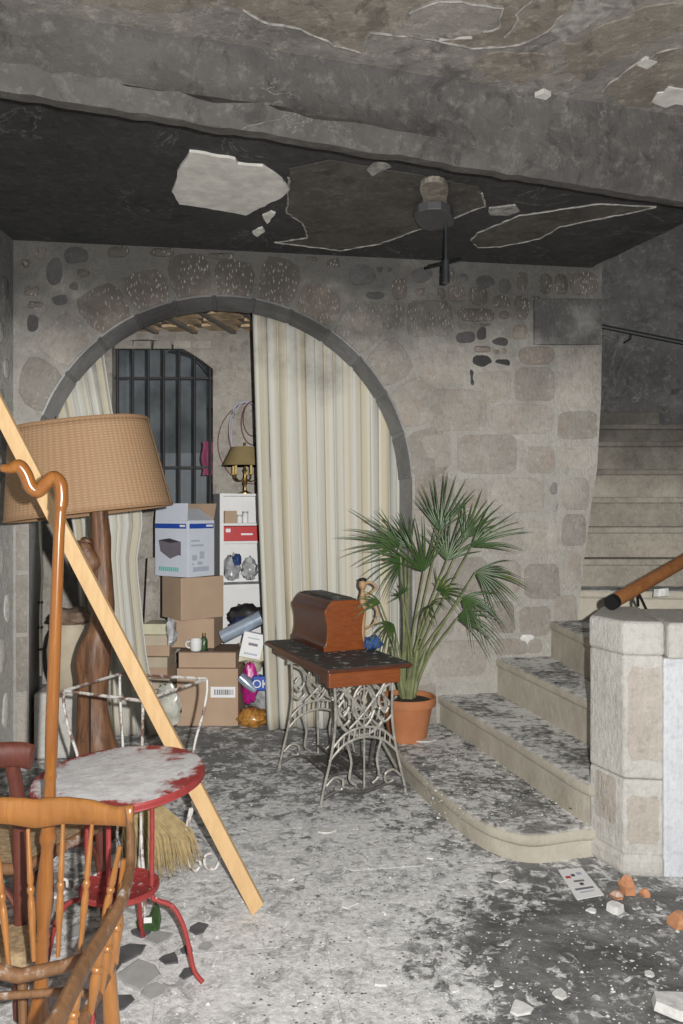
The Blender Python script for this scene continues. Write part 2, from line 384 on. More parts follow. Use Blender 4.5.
M['brass'] = m_plain('aged_brass', (.32, .22, .08), .35, .8, var=.3)
M['olive'] = m_plain('olive_lamp_shade', (.25, .19, .085), .8, var=.08)
M['candle'] = m_plain('ivory_candle_sleeve', (.55, .40, .15), .5)
M['cable_red'] = m_plain('dark_red_cable', (.15, .06, .06), .6)
M['cable'] = m_plain('pale_cable', (.55, .56, .46), .5)
M['green'] = m_plain('green_glass', (.035, .07, .025), .3, var=.6, scale=40)
M['mount'] = m_plain('sooty_metal_plate', (.065, .065, .068), .6, .2)
M['steel'] = m_plain('dark_steel_strip', (.05, .055, .06), .4, .5)
M['rail_wood'] = m_wood('handrail_wood', (.20, .075, .025), (.32, .14, .05), .4, axis=(1, 1, 1), scale=14)
M['dark_card'] = m_plain('charred_flake', (.085, .085, .09), .8, var=.3, scale=20)
M['grey_flake'] = m_plain('grey_paint_flake', (.34, .34, .34), .85, var=.12, scale=20)
M['white_flake'] = m_plain('white_plaster_chip', (.60, .595, .58), .9, var=.2, scale=30, bump=.6, bs=60)
M['brick'] = m_plain('broken_brick', (.46, .215, .11), .85, var=.3, scale=22, dust=.45, bump=.6)
M['night'] = m_plain('dim_yard_wall', (.22, .225, .23), .9, var=.45, scale=3)
M['night_light'] = m_plain('pale_yard_panel', (.40, .40, .41), .9, var=.15, scale=3)
M['pink'] = m_plain('pink_cloth', (.24, .05, .11), .8)
M['bar'] = m_plain('window_bar_iron', (.02, .02, .021), .6)
M['redcloth'] = m_plain('dark_red_cloth', (.13, .025, .02), .8)
M['carve'] = m_wood('tan_carved_wood', (.36, .22, .11), (.48, .31, .17), .6)
M['joist'] = m_plain('grey_joist', (.16, .14, .12), .85, var=.2)
M['tile'] = m_plain('terracotta_ceiling_tile', (.44, .32, .20), .85, var=.4, scale=9)
def m_glass():
    k = N('window_glass'); t = k.n('BsdfTransparent'); t.inputs[0].default_value = (.82, .84, .85, 1); g = k.n('BsdfGlossy'); g.inputs['Roughness'].default_value = .08
    x = k.n('MixShader'); x.inputs[0].default_value = .06; k.t.links.new(t.outputs[0], x.inputs[1]); k.t.links.new(g.outputs[0], x.inputs[2])
    k.t.links.new(x.outputs[0], k.t.nodes['Material Output'].inputs[0]); return k.m
M['glass'] = m_glass()
# ================================================================== THE SETTING
ZC, ZB, ZN = 3.345, 3.06, 3.40           # far ceiling, beam underside, near ceiling
AU, AZ, AR, AT = -.77, 1.78, 1.265, .40   # arch centre, radius, thickness
def prism(poly, z0, z1):
    n = len(poly); m = MB()
    return m.add([(p[0], p[1], z0) for p in poly]+[(p[0], p[1], z1) for p in poly],
                 [tuple(range(n))[::-1], tuple(range(n, 2*n))]+[(i, (i+1) % n, n+(i+1) % n, n+i) for i in range(n)])
# ---- floor: bed and flagstones
fb = MB().box((.3, 3.6, -.085), (7.4, 10, .16)); floor = struct(fb.build('floor', M['floor'], origin=(0, 0, 0)), 'grey flagstone floor strewn with white plaster dust', 'floor')
random.seed(3)
y = -.2; row = 0
while y < 7.6:
    h = random.uniform(.42, .6); x = -2.6 - random.random()*.4
    while x < 3.2:
        wd = random.uniform(.45, .8)
        c = OW*0 + UX*(x+wd/2) + Vector((0, 0, 0)) + Vector((-math.sin(AW), math.cos(AW), 0))*(y+h/2)
        px = CX+c.x/max(c.y, .3)*F
        if 1.9 < c.y < 7.5 and -120 < px < 800:
            g = .0004; hx, hy = wd/2-g, h/2-g; e = .008
            def q(a, b, z): return c + UX*a + Vector((-math.sin(AW), math.cos(AW), 0))*b + Vector((0, 0, z))
            dz = random.uniform(-.0003, .0003)
            r0 = [q(-hx, -hy, -.008), q(hx, -hy, -.008), q(hx, hy, -.008), q(-hx, hy, -.008)]
            r1 = [q(-hx, -hy, -.001), q(hx, -hy, -.001), q(hx, hy, -.001), q(-hx, hy, -.001)]
            hx -= .0004; hy -= .0004
            r2 = [q(-hx, -hy, dz), q(hx, -hy, dz), q(hx, hy, dz), q(-hx, hy, dz)]
            MB().loft([r0, r1, r2]).build('flagstone', M['floor'], floor)
        x += wd
    y += h
# ---- back wall with the arch: mortar core, stones in front of it
def arc(a0, a1, n, r=AR): return [(AU+r*math.cos(lerp(a0, a1, i/n)), AZ+r*math.sin(lerp(a0, a1, i/n))) for i in range(n+1)]
UL, UR = -2.13, 1.885
right_edge = [(602, 265), (602, 330), (601, 400), (599, 435), (597, 470), (592, 500), (588, 530), (584, 560), (581, 590), (578, 615)]
prof = [(AU-AR, 0), (UL-.4, 0), (UL-.4, ZC+.12), (UR+.0, ZC+.12)] + [wuv(*p) for p in right_edge] + [(1.735, 0), (AU+AR, 0)] + arc(0, PI, 40)
n = len(prof); m = MB()
m.add([W(u, z, 0) for u, z in prof]+[W(u, z, -AT) for u, z in prof], [tuple(range(n)), tuple(range(n, 2*n))[::-1]])
sides = [(i, (i+1) % n, n+(i+1) % n, n+i) for i in range(n)]
m.f += sides
wall_back = m.build('wall_back', M['mortar'], origin=tuple(W(0, 0)))
struct(wall_back, 'pale stone wall with a wide arch, blackened by soot at the top', 'wall')
wall_back.data.materials.append(M['soffit'])
for p in wall_back.data.polygons:
    if len(p.vertices) == 4 and all(Vector((wall_back.data.vertices[i].co+wall_back.location-OW).dot(UX)-AU if k == 0 else 0 for k in range(1)) for i in p.vertices) if False else False: pass
inside = set(range(n-41, n)) | {0, n-42}
for p in wall_back.data.polygons:
    if len(p.vertices) == 4 and all((i % n) in inside for i in p.vertices): p.material_index = 1
def stone_obj(poly_uv, mat, parent, h=.012, name='stone', fr=W, ins=.022, it=1, back=-.008):
    p = [Vector((a[0], a[1], 0)) for a in poly_uv]
    if it: p = chaikin(p, it)
    c = sum(p, Vector())/len(p)
    def ins_(d): 
        out = []
        for v in p:
            w_ = v-c; L = w_.length; out.append(c + w_*max(.3, (L-d)/L))
        return out
    rr = [[fr(v.x, v.y, back) for v in p], [fr(v.x, v.y, h*.55) for v in ins_(ins*.25)], [fr(v.x, v.y, h) for v in ins_(ins)]]
    mm = MB().loft(rr, False); k = len(p); b = 2*k
    mm.v.append(fr(c.x, c.y, h*1.25)); ci = len(mm.v)-1
    for i in range(k): mm.f.append((b+i, b+(i+1) % k, ci))
    o = mm.build(name, mat, parent, smooth=True); return o
def jit(poly, a): return [(u+random.uniform(-a, a), z+random.uniform(-a, a)) for u, z in poly]
def rect_px(x0, y0, x1, y1, j=.006, rd=0):
    a, b = wuv(x0, y0); a2, b2 = wuv(x1, y1); a3, b3 = wuv(x1, y0); a4, b4 = wuv(x0, y1)
    k = .5; P_ = [(a, b), ((a+a3)/2, (b+b3)/2), (a3, b3), ((a3+a2)/2, (b3+b2)/2), (a2, b2), ((a2+a4)/2, (b2+b4)/2), (a4, b4), ((a4+a)/2, (b4+b)/2)]
    if rd: mu = (a+a2)/2, (b+b2)/2; P_ = [(lerp(p[0], mu[0], rd*(i % 2 == 0)), lerp(p[1], mu[1], rd*(i % 2 == 0))) for i, p in enumerate(P_)]
    return jit(P_, j)
random.seed(11)
# voussoirs of the arch ring
ang = [2, 17, 31, 44, 57, 70, 82, 94, 106, 118, 131, 145, 160]
for i in range(len(ang)-1):
    a0, a1 = math.radians(ang[i]+.6), math.radians(ang[i+1]-.6); ro = AR+random.uniform(.23, .31)
    P_ = [(AU+(AR+.004)*math.cos(t), AZ+(AR+.004)*math.sin(t)) for t in (a0, lerp(a0, a1, .33), lerp(a0, a1, .66), a1)] + \
         [(AU+r_*math.cos(t), min(ZC-.02, AZ+r_*math.sin(t))) for t, r_ in ((a1, ro), (lerp(a0, a1, .5), ro+.01), (a0, ro-.02))]
    P_ = [(max(u, UL+.03), z) for u, z in P_]
    stone_obj(jit(P_, .004), M['stone_brown'] if 50 < ang[i] < 128 else M['stone'], wall_back, random.uniform(.006, .011), 'voussoir', it=1)
    P2 = [(AU+r_*math.cos(t), AZ+r_*math.sin(t)) for r_, ts in ((AR-.008, [lerp(a0, a1, q/5) for q in range(6)]), (AR+.004, [lerp(a1, a0, q/5) for q in range(6)])) for t in ts]
    MB().loft([[W(u, z, .002) for u, z in P2], [W(u, z, -AT) for u, z in P2]]).build('soffit_block', M['soffit'], wall_back, bevel=.003)
light = [(407,300,454,338),(380,304,404,330),(420,343,468,386),(430,389,487,432),(490,404,555,434),(556,346,601,408),(556,411,598,441),(456,434,519,474),(526,445,556,474),(560,445,597,470),
 (418,433,452,470),(415,476,455,503),(458,478,487,509),(490,477,546,513),(562,478,590,510),(488,517,524,555),(527,520,559,555),(561,514,586,547),(490,560,521,594),(523,562,561,601),(563,551,582,590),
 (490,600,516,634),(519,606,551,636),(494,638,543,655),(433,640,487,678),(415,508,447,546),(450,513,486,553),(415,550,440,592),(444,557,487,598),(415,597,455,636),(459,602,487,636),(415,640,430,690),
 (514,367,555,402),(474,370,512,402),(553,594,578,625)]
for r in light: stone_obj(rect_px(*r, .010, .05), M['stone'], wall_back, random.uniform(.004, .008), it=1)
brown = [(306,256,319,262),(326,258,341,268),(390,277,408,300),(447,285,466,302),(469,286,489,306),(491,295,511,308),(514,295,530,320),(456,308,495,322),(498,311,510,320),(512,324,528,340),(518,346,555,365),
 (473,345,491,353),(493,349,499,354),(501,348,507,354),(516,271,528,291),(539,273,552,294),(554,274,568,295),(570,272,599,296),(449,268,454,282),(107,246,129,258),(150,248,175,257),(205,252,235,260),(478,323,492,327),
 (437,287,446,300),(530,296,540,300),(35,247,47,259)]
random.seed(41)
used = light+brown+[(533,299,601,345),(347,262,376,287),(410,266,434,283),(456,272,469,284),(475,274,495,289),(497,278,511,294),(454,330,476,344),(477,326,488,341),(490,336,510,347),(472,355,493,367),(495,358,512,366),(46,257,64,286),(62,245,89,265),(68,281,79,291),(50,293,69,305),(26,313,39,333),(364,290,385,301),(377,266,393,274),(514,632,536,656)]
cu, cv = AU, AZ
for tries in range(2600):
    w_, h_ = random.uniform(7, 22), random.uniform(6, 13)
    x0 = random.uniform(17, 585); y0 = random.uniform(245, 420) if random.random() < .8 else random.uniform(420, 680)
    x1, y1 = x0+w_, y0+h_
    if x0 < 405 and y0 > 330 and x0 > 44: continue
    if y0 < 243+(x0/683)*32+2 or x1 > 597: continue
    if any(x0 < q[2]+1.5 and x1 > q[0]-1.5 and y0 < q[3]+1.5 and y1 > q[1]-1.5 for q in used): continue
    if any(math.hypot(wuv(a_, b_)[0]-AU, wuv(a_, b_)[1]-AZ) < AR+.335 and wuv(a_, b_)[1] > AZ-.02 or (wuv(a_, b_)[1] <= AZ and UL < wuv(a_, b_)[0] < .69) for a_ in (x0, x1) for b_ in (y0, y1)): continue
    used.append((x0, y0, x1, y1)); brown.append((x0, y0, x1, y1)) if y0 < 345 else light.append((x0, y0, x1, y1))
    if y0 >= 345: stone_obj(rect_px(x0, y0, x1, y1, .006, .14), M['stone'], wall_back, random.uniform(.003, .006), it=1)
print('stones', len(light), len(brown))
random.seed(12)
for r in brown: stone_obj(rect_px(*r, .008, .16), M['stone_brown'], wall_back, random.uniform(.008, .016), it=1)
black = [(347,262,376,287),(364,290,385,301),(377,266,384,273),(387,267,393,273),(410,266,434,283),(456,272,469,284),(475,274,495,289),(497,278,511,294),(454,330,476,344),(477,326,488,341),(490,336,510,347),
 (472,355,493,367),(495,358,512,366),(470,370,474,387),(46,257,64,286),(62,245,89,265),(68,281,79,291),(50,293,69,305),(26,313,39,333),(550,482,559,496),(551,502,559,513)]
for r in black: stone_obj(rect_px(*r, .010, .26), M['stone_black'] if r[1] < 470 else M['stone_grey'], wall_back, random.uniform(.006, .01), it=1)
stone_obj(rect_px(533, 299, 601, 345, .003), M['stone_grey'], wall_back, .02, ins=.006, it=0)
stone_obj([wuv(x, y) for x, y in ((518,640),(523,633),(533,632),(535,640),(534,653),(526,655),(520,652))], M['white_flake'], wall_back, .006, 'plaster_patch', it=1)
for z0, z1 in ((.05,.42),(.44,.8),(.82,1.2),(1.22,1.62),(1.64,2.0)):   # right and left jamb blocks
    stone_obj(jit([(.51, z0), (.51, z1), (.66, z1), (.67, z0)], .006), M['stone'], wall_back, .008, it=0)
    stone_obj(jit([(UL+.015, z0), (UL+.015, z1), (AU-AR-.008, z1), (AU-AR-.008, z0)], .003), M['stone'], wall_back, .004, it=0)
# ---- left wall
cl = W(UL, 0)
LW0, LW1 = Vector((cl.x, cl.y+.1, 0)), Vector((cl.x, -1.2, 0))
def LWF(s, z, o=0.0): return Vector((cl.x+o, cl.y-s, z))
m = MB(); m.box(((cl.x-.15), (cl.y-1.2)/2+.05, 1.75), (.3, cl.y+1.3, 3.6)); wall_left = struct(m.build('wall_left', M['left_wall']), 'grey rubble and plaster side wall, sooty towards the ceiling', 'wall')
random.seed(5)
for s, z, a, b in ((.12,3.0,.05,.07),(.2,2.72,.06,.08),(.11,2.5,.05,.06),(.19,2.3,.05,.07),(.13,2.05,.06,.08),(.2,1.85,.05,.06),(.1,1.6,.05,.09),(.2,1.3,.07,.1),(.1,1.0,.05,.1),(.18,.7,.06,.12),(.12,.35,.06,.12)):
    pl = [(s+a*math.cos(t*PI/4), z+b*math.sin(t*PI/4)) for t in range(8)]
    stone_obj(jit(pl, .012), M['stone_grey'] if z > 1.7 else M['left_wall'], wall_left, .012, fr=LWF, it=1)
# ---- ceilings and beam
def lineX(p, q, X): return p.y+(q.y-p.y)*(X-p.x)/(q.x-p.x)
R0, R1 = FL(0, 92, ZB), FL(683, 203, ZB); J0, J1 = FL(0, 8, ZN), FL(683, 118, ZN)
XS = [-2.4+i*.06 for i in range(0, 101)]
noise.seed_set(4)
def rr(X, k=1, a=.02): return a*noise.noise(Vector((X*5, k, 0)))+a*.6*noise.noise(Vector((X*16, k, 3)))
rings = []
for X in XS:
    yr = lineX(R0, R1, X)+rr(X, 1, .03); yj = lineX(J0, J1, X); b = rr(X, 7, .02)
    def lz(t): return yj+(yr-.05-yj)*t
    rings.append([Vector((X, yj-.02, ZN+.05)), Vector((X, yj-.005+b*.4, ZN-.05)), Vector((X, yj+.03+b, ZN-.11)), Vector((X, max(lz(.5), yj+.02)+b*.6, ZN-.20)), Vector((X, yr-.030+b*.3, ZB+.09+rr(X, 5, .03))), Vector((X, yr-.010, ZB+.015+rr(X, 3, .008))), Vector((X, yr, ZB+.004)), Vector((X, yr+.09, ZB+.02)), Vector((X, yr+.10, ZN+.05))])
m = MB().loft(rings); beam = struct(m.build('beam', M['beam'], smooth=True, origin=(0, 3.3, ZB)), 'thick plastered ceiling beam, smoked grey', 'beam')
EX0, EX1 = FL(602, 262, ZC), FL(683, 223, ZC)      # edge of the ceiling above the stairs
e1 = EX0+(EX1-EX0)*1.0; e2 = EX0+(EX1-EX0)*1.9
poly = [(4.0, lineX(J0, J1, 4.0)+.12), (-2.5, lineX(J0, J1, -2.5)+.12), (-2.5, 6.0), (EX0.x-.02, 6.1)]
k_ = 24
for i in range(k_+1):
    p = lerp(EX0-(EX1-EX0)*.25, e2, i/k_); poly.append((p.x+random.uniform(-.012, .012), p.y))
ceil = struct(prism(poly, ZC, ZC+.15).build('ceiling', M['ceil_black'], origin=(0, 4.5, ZC)), 'soot black plaster ceiling with peeling patches', 'ceiling')
near = [(-2.5, -1.0), (4.2, -1.0), (4.2, lineX(J0, J1, 4.2)+.1), (-2.5, lineX(J0, J1, -2.5)+.1)]
ceil2 = struct(prism(near, ZN, ZN+.2).build('ceiling_near', M['ceil_near'], origin=(0, 1.5, ZN)), 'smoke-stained ceiling with flaking plaster in front of the beam', 'ceiling')
def patch(pts, z, parent, mat, name='plaster_patch', t=.006, rag=.006, edge=None):
    P_ = [FL(x, y, z) for x, y in pts]
    Q = []
    for i, p in enumerate(P_):
        q = P_[(i+1) % len(P_)]; L = (q-p).length; c = max(1, int(L/.035))
        for k in range(c):
            v = lerp(p, q, k/c); Q.append((v.x+random.uniform(-rag, rag), v.y+random.uniform(-rag, rag)))
    n = len(Q); c = Vector((sum(q[0] for q in Q)/n, sum(q[1] for q in Q)/n, 0))
    mm = MB(); mm.add([(q[0], q[1], z+.01) for q in Q]+[(q[0], q[1], z-t) for q in Q], [tuple(range(n)), tuple(range(n, 2*n))[::-1]]+[(i, (i+1) % n, n+(i+1) % n, n+i) for i in range(n)])
    if edge:
        e = MB()
        loop = [Vector((q[0], q[1], z-t)) for q in Q]
        e.tube(loop[int(n*edge[0]):int(n*edge[1])+1], [.0035+random.random()*.004 for _ in range(int(n*edge[1])+1-int(n*edge[0]))][:len(loop[int(n*edge[0]):int(n*edge[1])+1])], 5)
    o = mm.build(name, mat, parent)
    if edge: e.build('peeling_edge', M['flake_edge'], o)
    return o
random.seed(21)
patch([(290,168),(330,160),(415,174),(480,187),(486,205),(445,220),(410,232),(380,243),(340,250),(310,246),(275,242),(308,237),(302,222),(287,212)], ZC, ceil, M['flake_brown'], t=.004, edge=(.28, .98))
patch([(470,240),(478,232),(520,215),(600,203),(655,206),(640,210),(560,226),(540,238),(500,246),(478,247)], ZC, ceil, M['flake_brown'], t=.004, edge=(0, .98))
patch([(189,149),(236,157),(239,162),(264,164),(279,174),(288,187),(284,194),(246,213),(214,207),(179,202),(172,189),(179,167)], ZC, ceil, M['flake_white'], t=.014)
patch([(262,214),(271,210),(276,212),(268,222)], ZC, ceil, M['flake_white'], t=.012); patch([(252,231),(262,226),(264,230),(257,235)], ZC, ceil, M['flake_white'], t=.012)
patch([(488,207),(516,204),(519,210),(508,214),(490,214)], ZC, ceil, M['flake_edge'], t=.01); patch([(366,168),(378,160),(390,165),(372,174)], ZC, ceil, M['flake_edge'], t=.01)
patch([(225,-20),(232,2),(262,18),(300,26),(335,42),(362,50),(372,30),(430,35),(470,46),(520,42),(548,28),(590,-20)], ZN, ceil2, M['flake_near'], t=.012, edge=(.05, .85))
patch([(440,36),(446,22),(456,12),(466,20),(472,33)], ZN, ceil2, M['flake_white'], t=.02); patch([(652,99),(656,91),(663,90),(667,84),(676,86),(700,88),(700,103),(676,101),(665,104)], ZN, ceil2, M['flake_white'], t=.014)
patch([(636,62),(646,56),(656,60),(647,66)], ZN, ceil2, M['flake_white'], t=.012); patch([(545,30),(565,5),(600,-6),(612,8),(585,25),(560,42)], ZN, ceil2, M['flake_edge'], t=.008, rag=.02)
patch([(600,90),(625,70),(660,50),(700,40),(700,84),(650,104),(620,104)], ZN, ceil2, M['flake_near'], t=.008, rag=.015, edge=(0, .3)); patch([(536,92),(545,88),(552,92),(543,97)], ZN, ceil2, M['flake_white'], t=.02)
patch([(60,-30),(75,0),(120,6),(150,12),(215,4),(225,-30)], ZN, ceil2, M['flake_near'], t=.006, rag=.015)
patch([(395,30),(410,8),(440,-5),(505,2),(500,20),(470,30),(430,34)], ZN, ceil2, M['ceil_near'], t=.022, rag=.012, edge=(.1, .7))
patch([(505,30),(520,8),(545,-20),(585,-20),(560,12),(530,34)], ZN, ceil2, M['flake_near'], t=.02, rag=.012, edge=(0, .5))
patch([(560,60),(575,40),(610,25),(650,10),(690,0),(690,30),(640,48),(600,66),(575,78)], ZN, ceil2, M['flake_near'], t=.006, rag=.03)
patch([(470,62),(500,52),(540,50),(555,66),(530,80),(500,78)], ZN, ceil2, M['flake_near'], t=.007, rag=.02)
# ---- back room behind the arch
YB = 7.45
def bb(name, mat, *boxes, **k):
    m = MB()
    for b in boxes: m.box(*b)
    return m.build(name, mat, **k)
wx0, wx1 = PD(112, 0, YB).x, PD(213, 0, YB).x; wz0, wz1 = 1.62, 3.10
zt = 3.20
m = MB()                                      # wall with a segmental window head
wh = [(wx0, wz1-.0)]+[(lerp(wx0, wx1, i/10), wz1+.0+.12*(1-(2*(i/10)-.75)**2 if i < 11 else 0)-.10*(i/10)**2) for i in range(11)]
outl = [(-4, 0), (3, 0), (3, zt+.3), (-4, zt+.3)]
top = wh[1:]
pts = [(-4, 0), (wx0, 0), (wx0, wz0), (wx1, wz0), (wx1, 0), (3, 0), (3, zt+.3)] + [(wx1, zt+.3)] + [(wx1, top[-1][1])] + [p for p in reversed(top[:-1])] + [(wx0, zt+.3), (-4, zt+.3)]
def face(m, poly, y): b = len(m.v); m.v += [Vector((p[0], y, p[1])) for p in poly]; m.f.append(tuple(range(b, b+len(poly))))
m.box(((-4+wx0)/2, YB+.12, 1.75), (wx0+4, .24, 3.5)).box(((1.35+wx1)/2, YB+.12, 1.75), (1.35-wx1, .24, 3.5)).box(((wx0+wx1)/2, YB+.12, wz0/2), (wx1-wx0, .24, wz0))
hd = [(p[0], p[1]) for p in top]; nh = len(hd)
m.add([Vector((p[0], YB, p[1])) for p in hd]+[Vector((p[0], YB, 3.5)) for p in hd]+[Vector((p[0], YB+.24, p[1])) for p in hd],
      [(i, i+1, nh+i+1, nh+i) for i in range(nh-1)]+[(i, i+1, 2*nh+i+1, 2*nh+i) for i in range(nh-1)])
M['back_plaster'] = m_stone('back_room_plaster', (.36, .33, .29), (.50, .47, .42), 0, soot=(2.7, 3.6, .55), bump=.5, mid=(.27, .235, .21))
wall_far = struct(m.build('wall_far', M['back_plaster']), 'rough plaster end wall of the store room', 'wall')
for k, t in enumerate((.12, .3, .5, .7, .9)):
    x0 = lerp(wx0, wx1, t-.09); x1 = lerp(wx0, wx1, t+.09)
    MB().add([(x0, YB-.012, 3.12), (x1, YB-.012, 3.12), (x1-.01, YB-.012, 3.19), (x0+.01, YB-.012, 3.19), (x0, YB+.01, 3.12), (x1, YB+.01, 3.12), (x1, YB+.01, 3.19), (x0, YB+.01, 3.19)], [(0,1,2,3),(0,1,5,4),(1,2,6,5),(2,3,7,6),(3,0,4,7)]).build('stone', M['back_plaster'], wall_far)
# window
win = link('window_1', None, None, ((wx0+wx1)/2, YB+.1, wz0)); struct(win, 'barred arched window in the store room', 'window')
for k in range(7):
    x = lerp(wx0+.03, wx1-.04, k/6); MB().tube([(x, YB+.07, wz0-.02), (x, YB+.07, 3.19-.10*(k/6)**2)], .0135, 8).build('iron_bar', M['bar'], win, smooth=True)
for z in (2.86, 2.02): MB().box(((wx0+wx1)/2, YB+.075, z), (wx1-wx0, .01, .022)).build('cross_bar', M['bar'], win)
MB().tube(spline([(wx1-.42, YB+.09, 3.12), (wx1-.2, YB+.09, 3.06), (wx1-.05, YB+.09, 2.9), (wx1-.01, YB+.09, 2.8)]), .009, 6).build('arched_bar', M['bar'], win)
MB().box(((wx0+wx1)/2, YB+.2, 2.4), (wx1-wx0, .006, 1.6)).build('pane', M['glass'], win)
bb('window_sill', M['back_plaster'], (((wx0+wx1)/2, YB+.04, wz0-.03), (wx1-wx0+.1, .34, .06)), parent=win)
yard = struct(bb('wall_yard', M['night'], ((-1.6, 9.3, 2.2), (6, .1, 4.4))), 'dim yard wall seen through the barred window', 'wall')
bb('pale_panel', M['night_light'], ((-1.5, 9.2, 1.9), (1.5, .05, .75)), ((-1.2, 9.22, 2.95), (.7, .05, .3)), parent=yard)
tag(MB().grid(lambda a, b: Vector((wx1-.13+a*.1+.01*math.sin(b*9), YB+.17+.01*math.sin(a*9), 1.95+b*.32)), 6, 8).build('pink_cloth', M['pink'], solid=.006), 'pink cloth hanging behind the window bars', 'cloth')
# roof of the store room: joists and tiles
roof = struct(bb('ceiling_store', M['joist'], ((-.9, 6.8, zt+.14), (4.2, 1.5, .05))), 'tiled store room ceiling between grey joists', 'ceiling')
for i in range(9):
    x = -2.6+i*.36; MB().box((x, 6.75, zt+.085), (.05, 1.45, .06), rz=-.22).build('joist', M['joist'], roof)
    for j in range(6):
        yy = 6.1+j*.25; MB().box((x+.18-(6.75-yy)*-.22+random.uniform(-.005, .005), yy, zt+.095+random.uniform(-.006, .006)), (.275, .225, .025), rz=-.22).build('ceiling_tile', M['tile'], roof)
# side walls of the store room
struct(bb('wall_store_left', M['back_plaster'], ((-3.3, 6.5, 1.7), (.2, 2.2, 3.4))), 'side wall of the store room', 'wall')
struct(bb('wall_store_right', M['back_plaster'], ((1.3, 6.6, 1.7), (.2, 1.7, 3.4))), 'side wall of the store room by the stairs', 'wall')
# ---- stairwell
struct(bb('wall_stairwell', M['stairwell'], ((3.2, 7.9, 3.2), (3.6, .2, 6.4))), 'soot black end wall of the stairwell', 'wall')
struct(bb('wall_stairwell_side', M['stairwell'], ((4.3, 4.2, 2.8), (.2, 7.4, 5.6))), 'sooty side wall beyond the stairs', 'wall')
stairs = thing('staircase', 'worn stone staircase with curved lowest steps and dusty treads', 'staircase', tuple(FL(500, 850)))
def step(edge, z, zb, close, mat, nose=.03, curve=True, name='step'):
    e = spline(edge, 6) if curve and len(edge) > 2 else [Vector(p) for p in edge]
    poly = [(p.x, p.y) for p in e]+close
    iv = Vector((.014, .018, 0)); pin = [(p.x+iv.x, p.y+iv.y) for p in e]+close
    prism(pin, zb, z-.055).build('riser', mat, stairs, bevel=.006); o = prism(poly, z-.062, z).build('tread', mat, stairs, bevel=nose*.85, seg=4); return o
def wl(u, o=-.05): p = W(u, 0, o); return (p.x, p.y)
FARR = (4.1, 6.2)
zs = [.136, .33, .576, .827, 1.035]
e1_ = [FL(x, y, zs[0]) for x, y in ((386,727),(390,740),(400,755),(441,793),(475,818),(504,830),(537,835),(588,829))]+[Vector((1.32, 3.68, zs[0]))]
step(e1_, zs[0], -.01, [(1.9, 3.85), (4.1, 4.3), FARR, wl(1.8), wl(.60)], M['step'])
e2_ = [FL(x, y, zs[1]) for x, y in ((437,695),(495,729),(545,760),(589,785))]+[Vector((1.36, 3.60, zs[1]))]
step(e2_, zs[1], zs[0]-.02, [(1.9, 3.9), (4.1, 4.4), FARR, wl(1.8), wl(.72)], M['step'])
e3_ = [FL(x, y, zs[2]) for x, y in ((495,658),(541,679),(586,700))]
e3_.append(e3_[-1]+(e3_[-1]-e3_[-2])*.6)
step(e3_, zs[2], zs[1]-.02, [(2.4, 4.0), (4.1, 4.6), FARR, wl(1.85), wl(1.15)], M['step'])
e4_ = [FL(x, y, zs[3]) for x, y in ((549,621),(584,637))]
e4_.append(e4_[-1]+(e4_[-1]-e4_[-2])*.9)
step(e4_, zs[3], zs[2]-.02, [(4.1, 4.9), FARR, wl(1.9), wl(1.55)], M['step'], curve=False)
a5 = FL(578, 590, zs[4]); step([a5, Vector((4.1, a5.y-.35, 0))], zs[4], zs[3]-.02, [(4.1, 7.78), (1.5, 7.78), (1.5, a5.y+.1)], M['step'], curve=False)
yy = a5.y+.05
for k, (py, xl) in enumerate(((559, 1.5), (527, 1.5), (497, 1.5), (469, 1.5), (441, 1.5), (424, 1.5))):
    yy += .25; z = EYE-(py-HZ)/F*yy
    zp = zs[-1]; zs.append(z)
    rx = 4.1
    MB().box(((xl+rx)/2, (yy+.02+7.78)/2, (z-.05+zp-.02)/2), (rx-xl, 7.78-yy-.02, z-.05-zp+.02)).build('riser', M['stair_far'], stairs, bevel=.006)
    MB().box(((xl+rx)/2, (yy+7.78)/2, z-.025), (rx-xl, 7.78-yy, .05)).build('tread', M['stair_far'], stairs, bevel=.012)
zl = zs[-1]; lx = PD(661, 0, yy+.28).x
MB().box(((1.5+lx)/2, (yy+.3+7.78)/2, zl+.075), (lx-1.5, 7.78-yy-.3, .15)).build('landing_block', M['stair_far'], stairs, bevel=.01)
br = thing('wall_handrail', 'dark iron handrail fixed along the sooty stairwell wall', 'handrail', tuple(PD(640, 335, 7.55)))
p0, p1 = PD(590, 324, 7.7), PD(760, 358, 7.35); MB().tube([p0, p1], .022, 8).build('rail', M['black_iron'], br, smooth=True)
for t in (.25, .8): p = lerp(p0, p1, t); MB().tube([p, p+Vector((0, .02, -.06)), Vector((p.x, 7.82, p.z-.06))], .01, 6).build('bracket', M['black_iron'], br)
# ---- newel pillar and parapet
pc = FL(624, 876); pl_ = FL(590, 855); 
pil = thing('stone_pillar', 'limewashed stone newel pillar with moulded cap at the foot of the stairs', 'pillar', (pc.x+.1, pc.y+.12, 0))
ZP = EYE-(621-HZ)/F*pc.y; xr = PD(662, 0, pc.y).x
A_ = (pl_.x, pl_.y); B_ = (pc.x, pc.y); C_ = (xr, pc.y-.02); D_ = (xr+.1, pc.y+.55); E_ = (1.32, pc.y+.55)
def off(poly, d):
    c = Vector((sum(p[0] for p in poly)/len(poly), sum(p[1] for p in poly)/len(poly))); return [tuple(c+(Vector(p)-c)*(1+d)) for p in poly]
base = [A_, B_, C_, D_, E_]
def course(poly, z0, z1, mat, name, bev=.012): return prism(poly, z0, z1).build(name, mat, pil, bevel=bev, seg=3)
course(off(base, .05), -.005, .10, M['pillar'], 'plinth', .03)
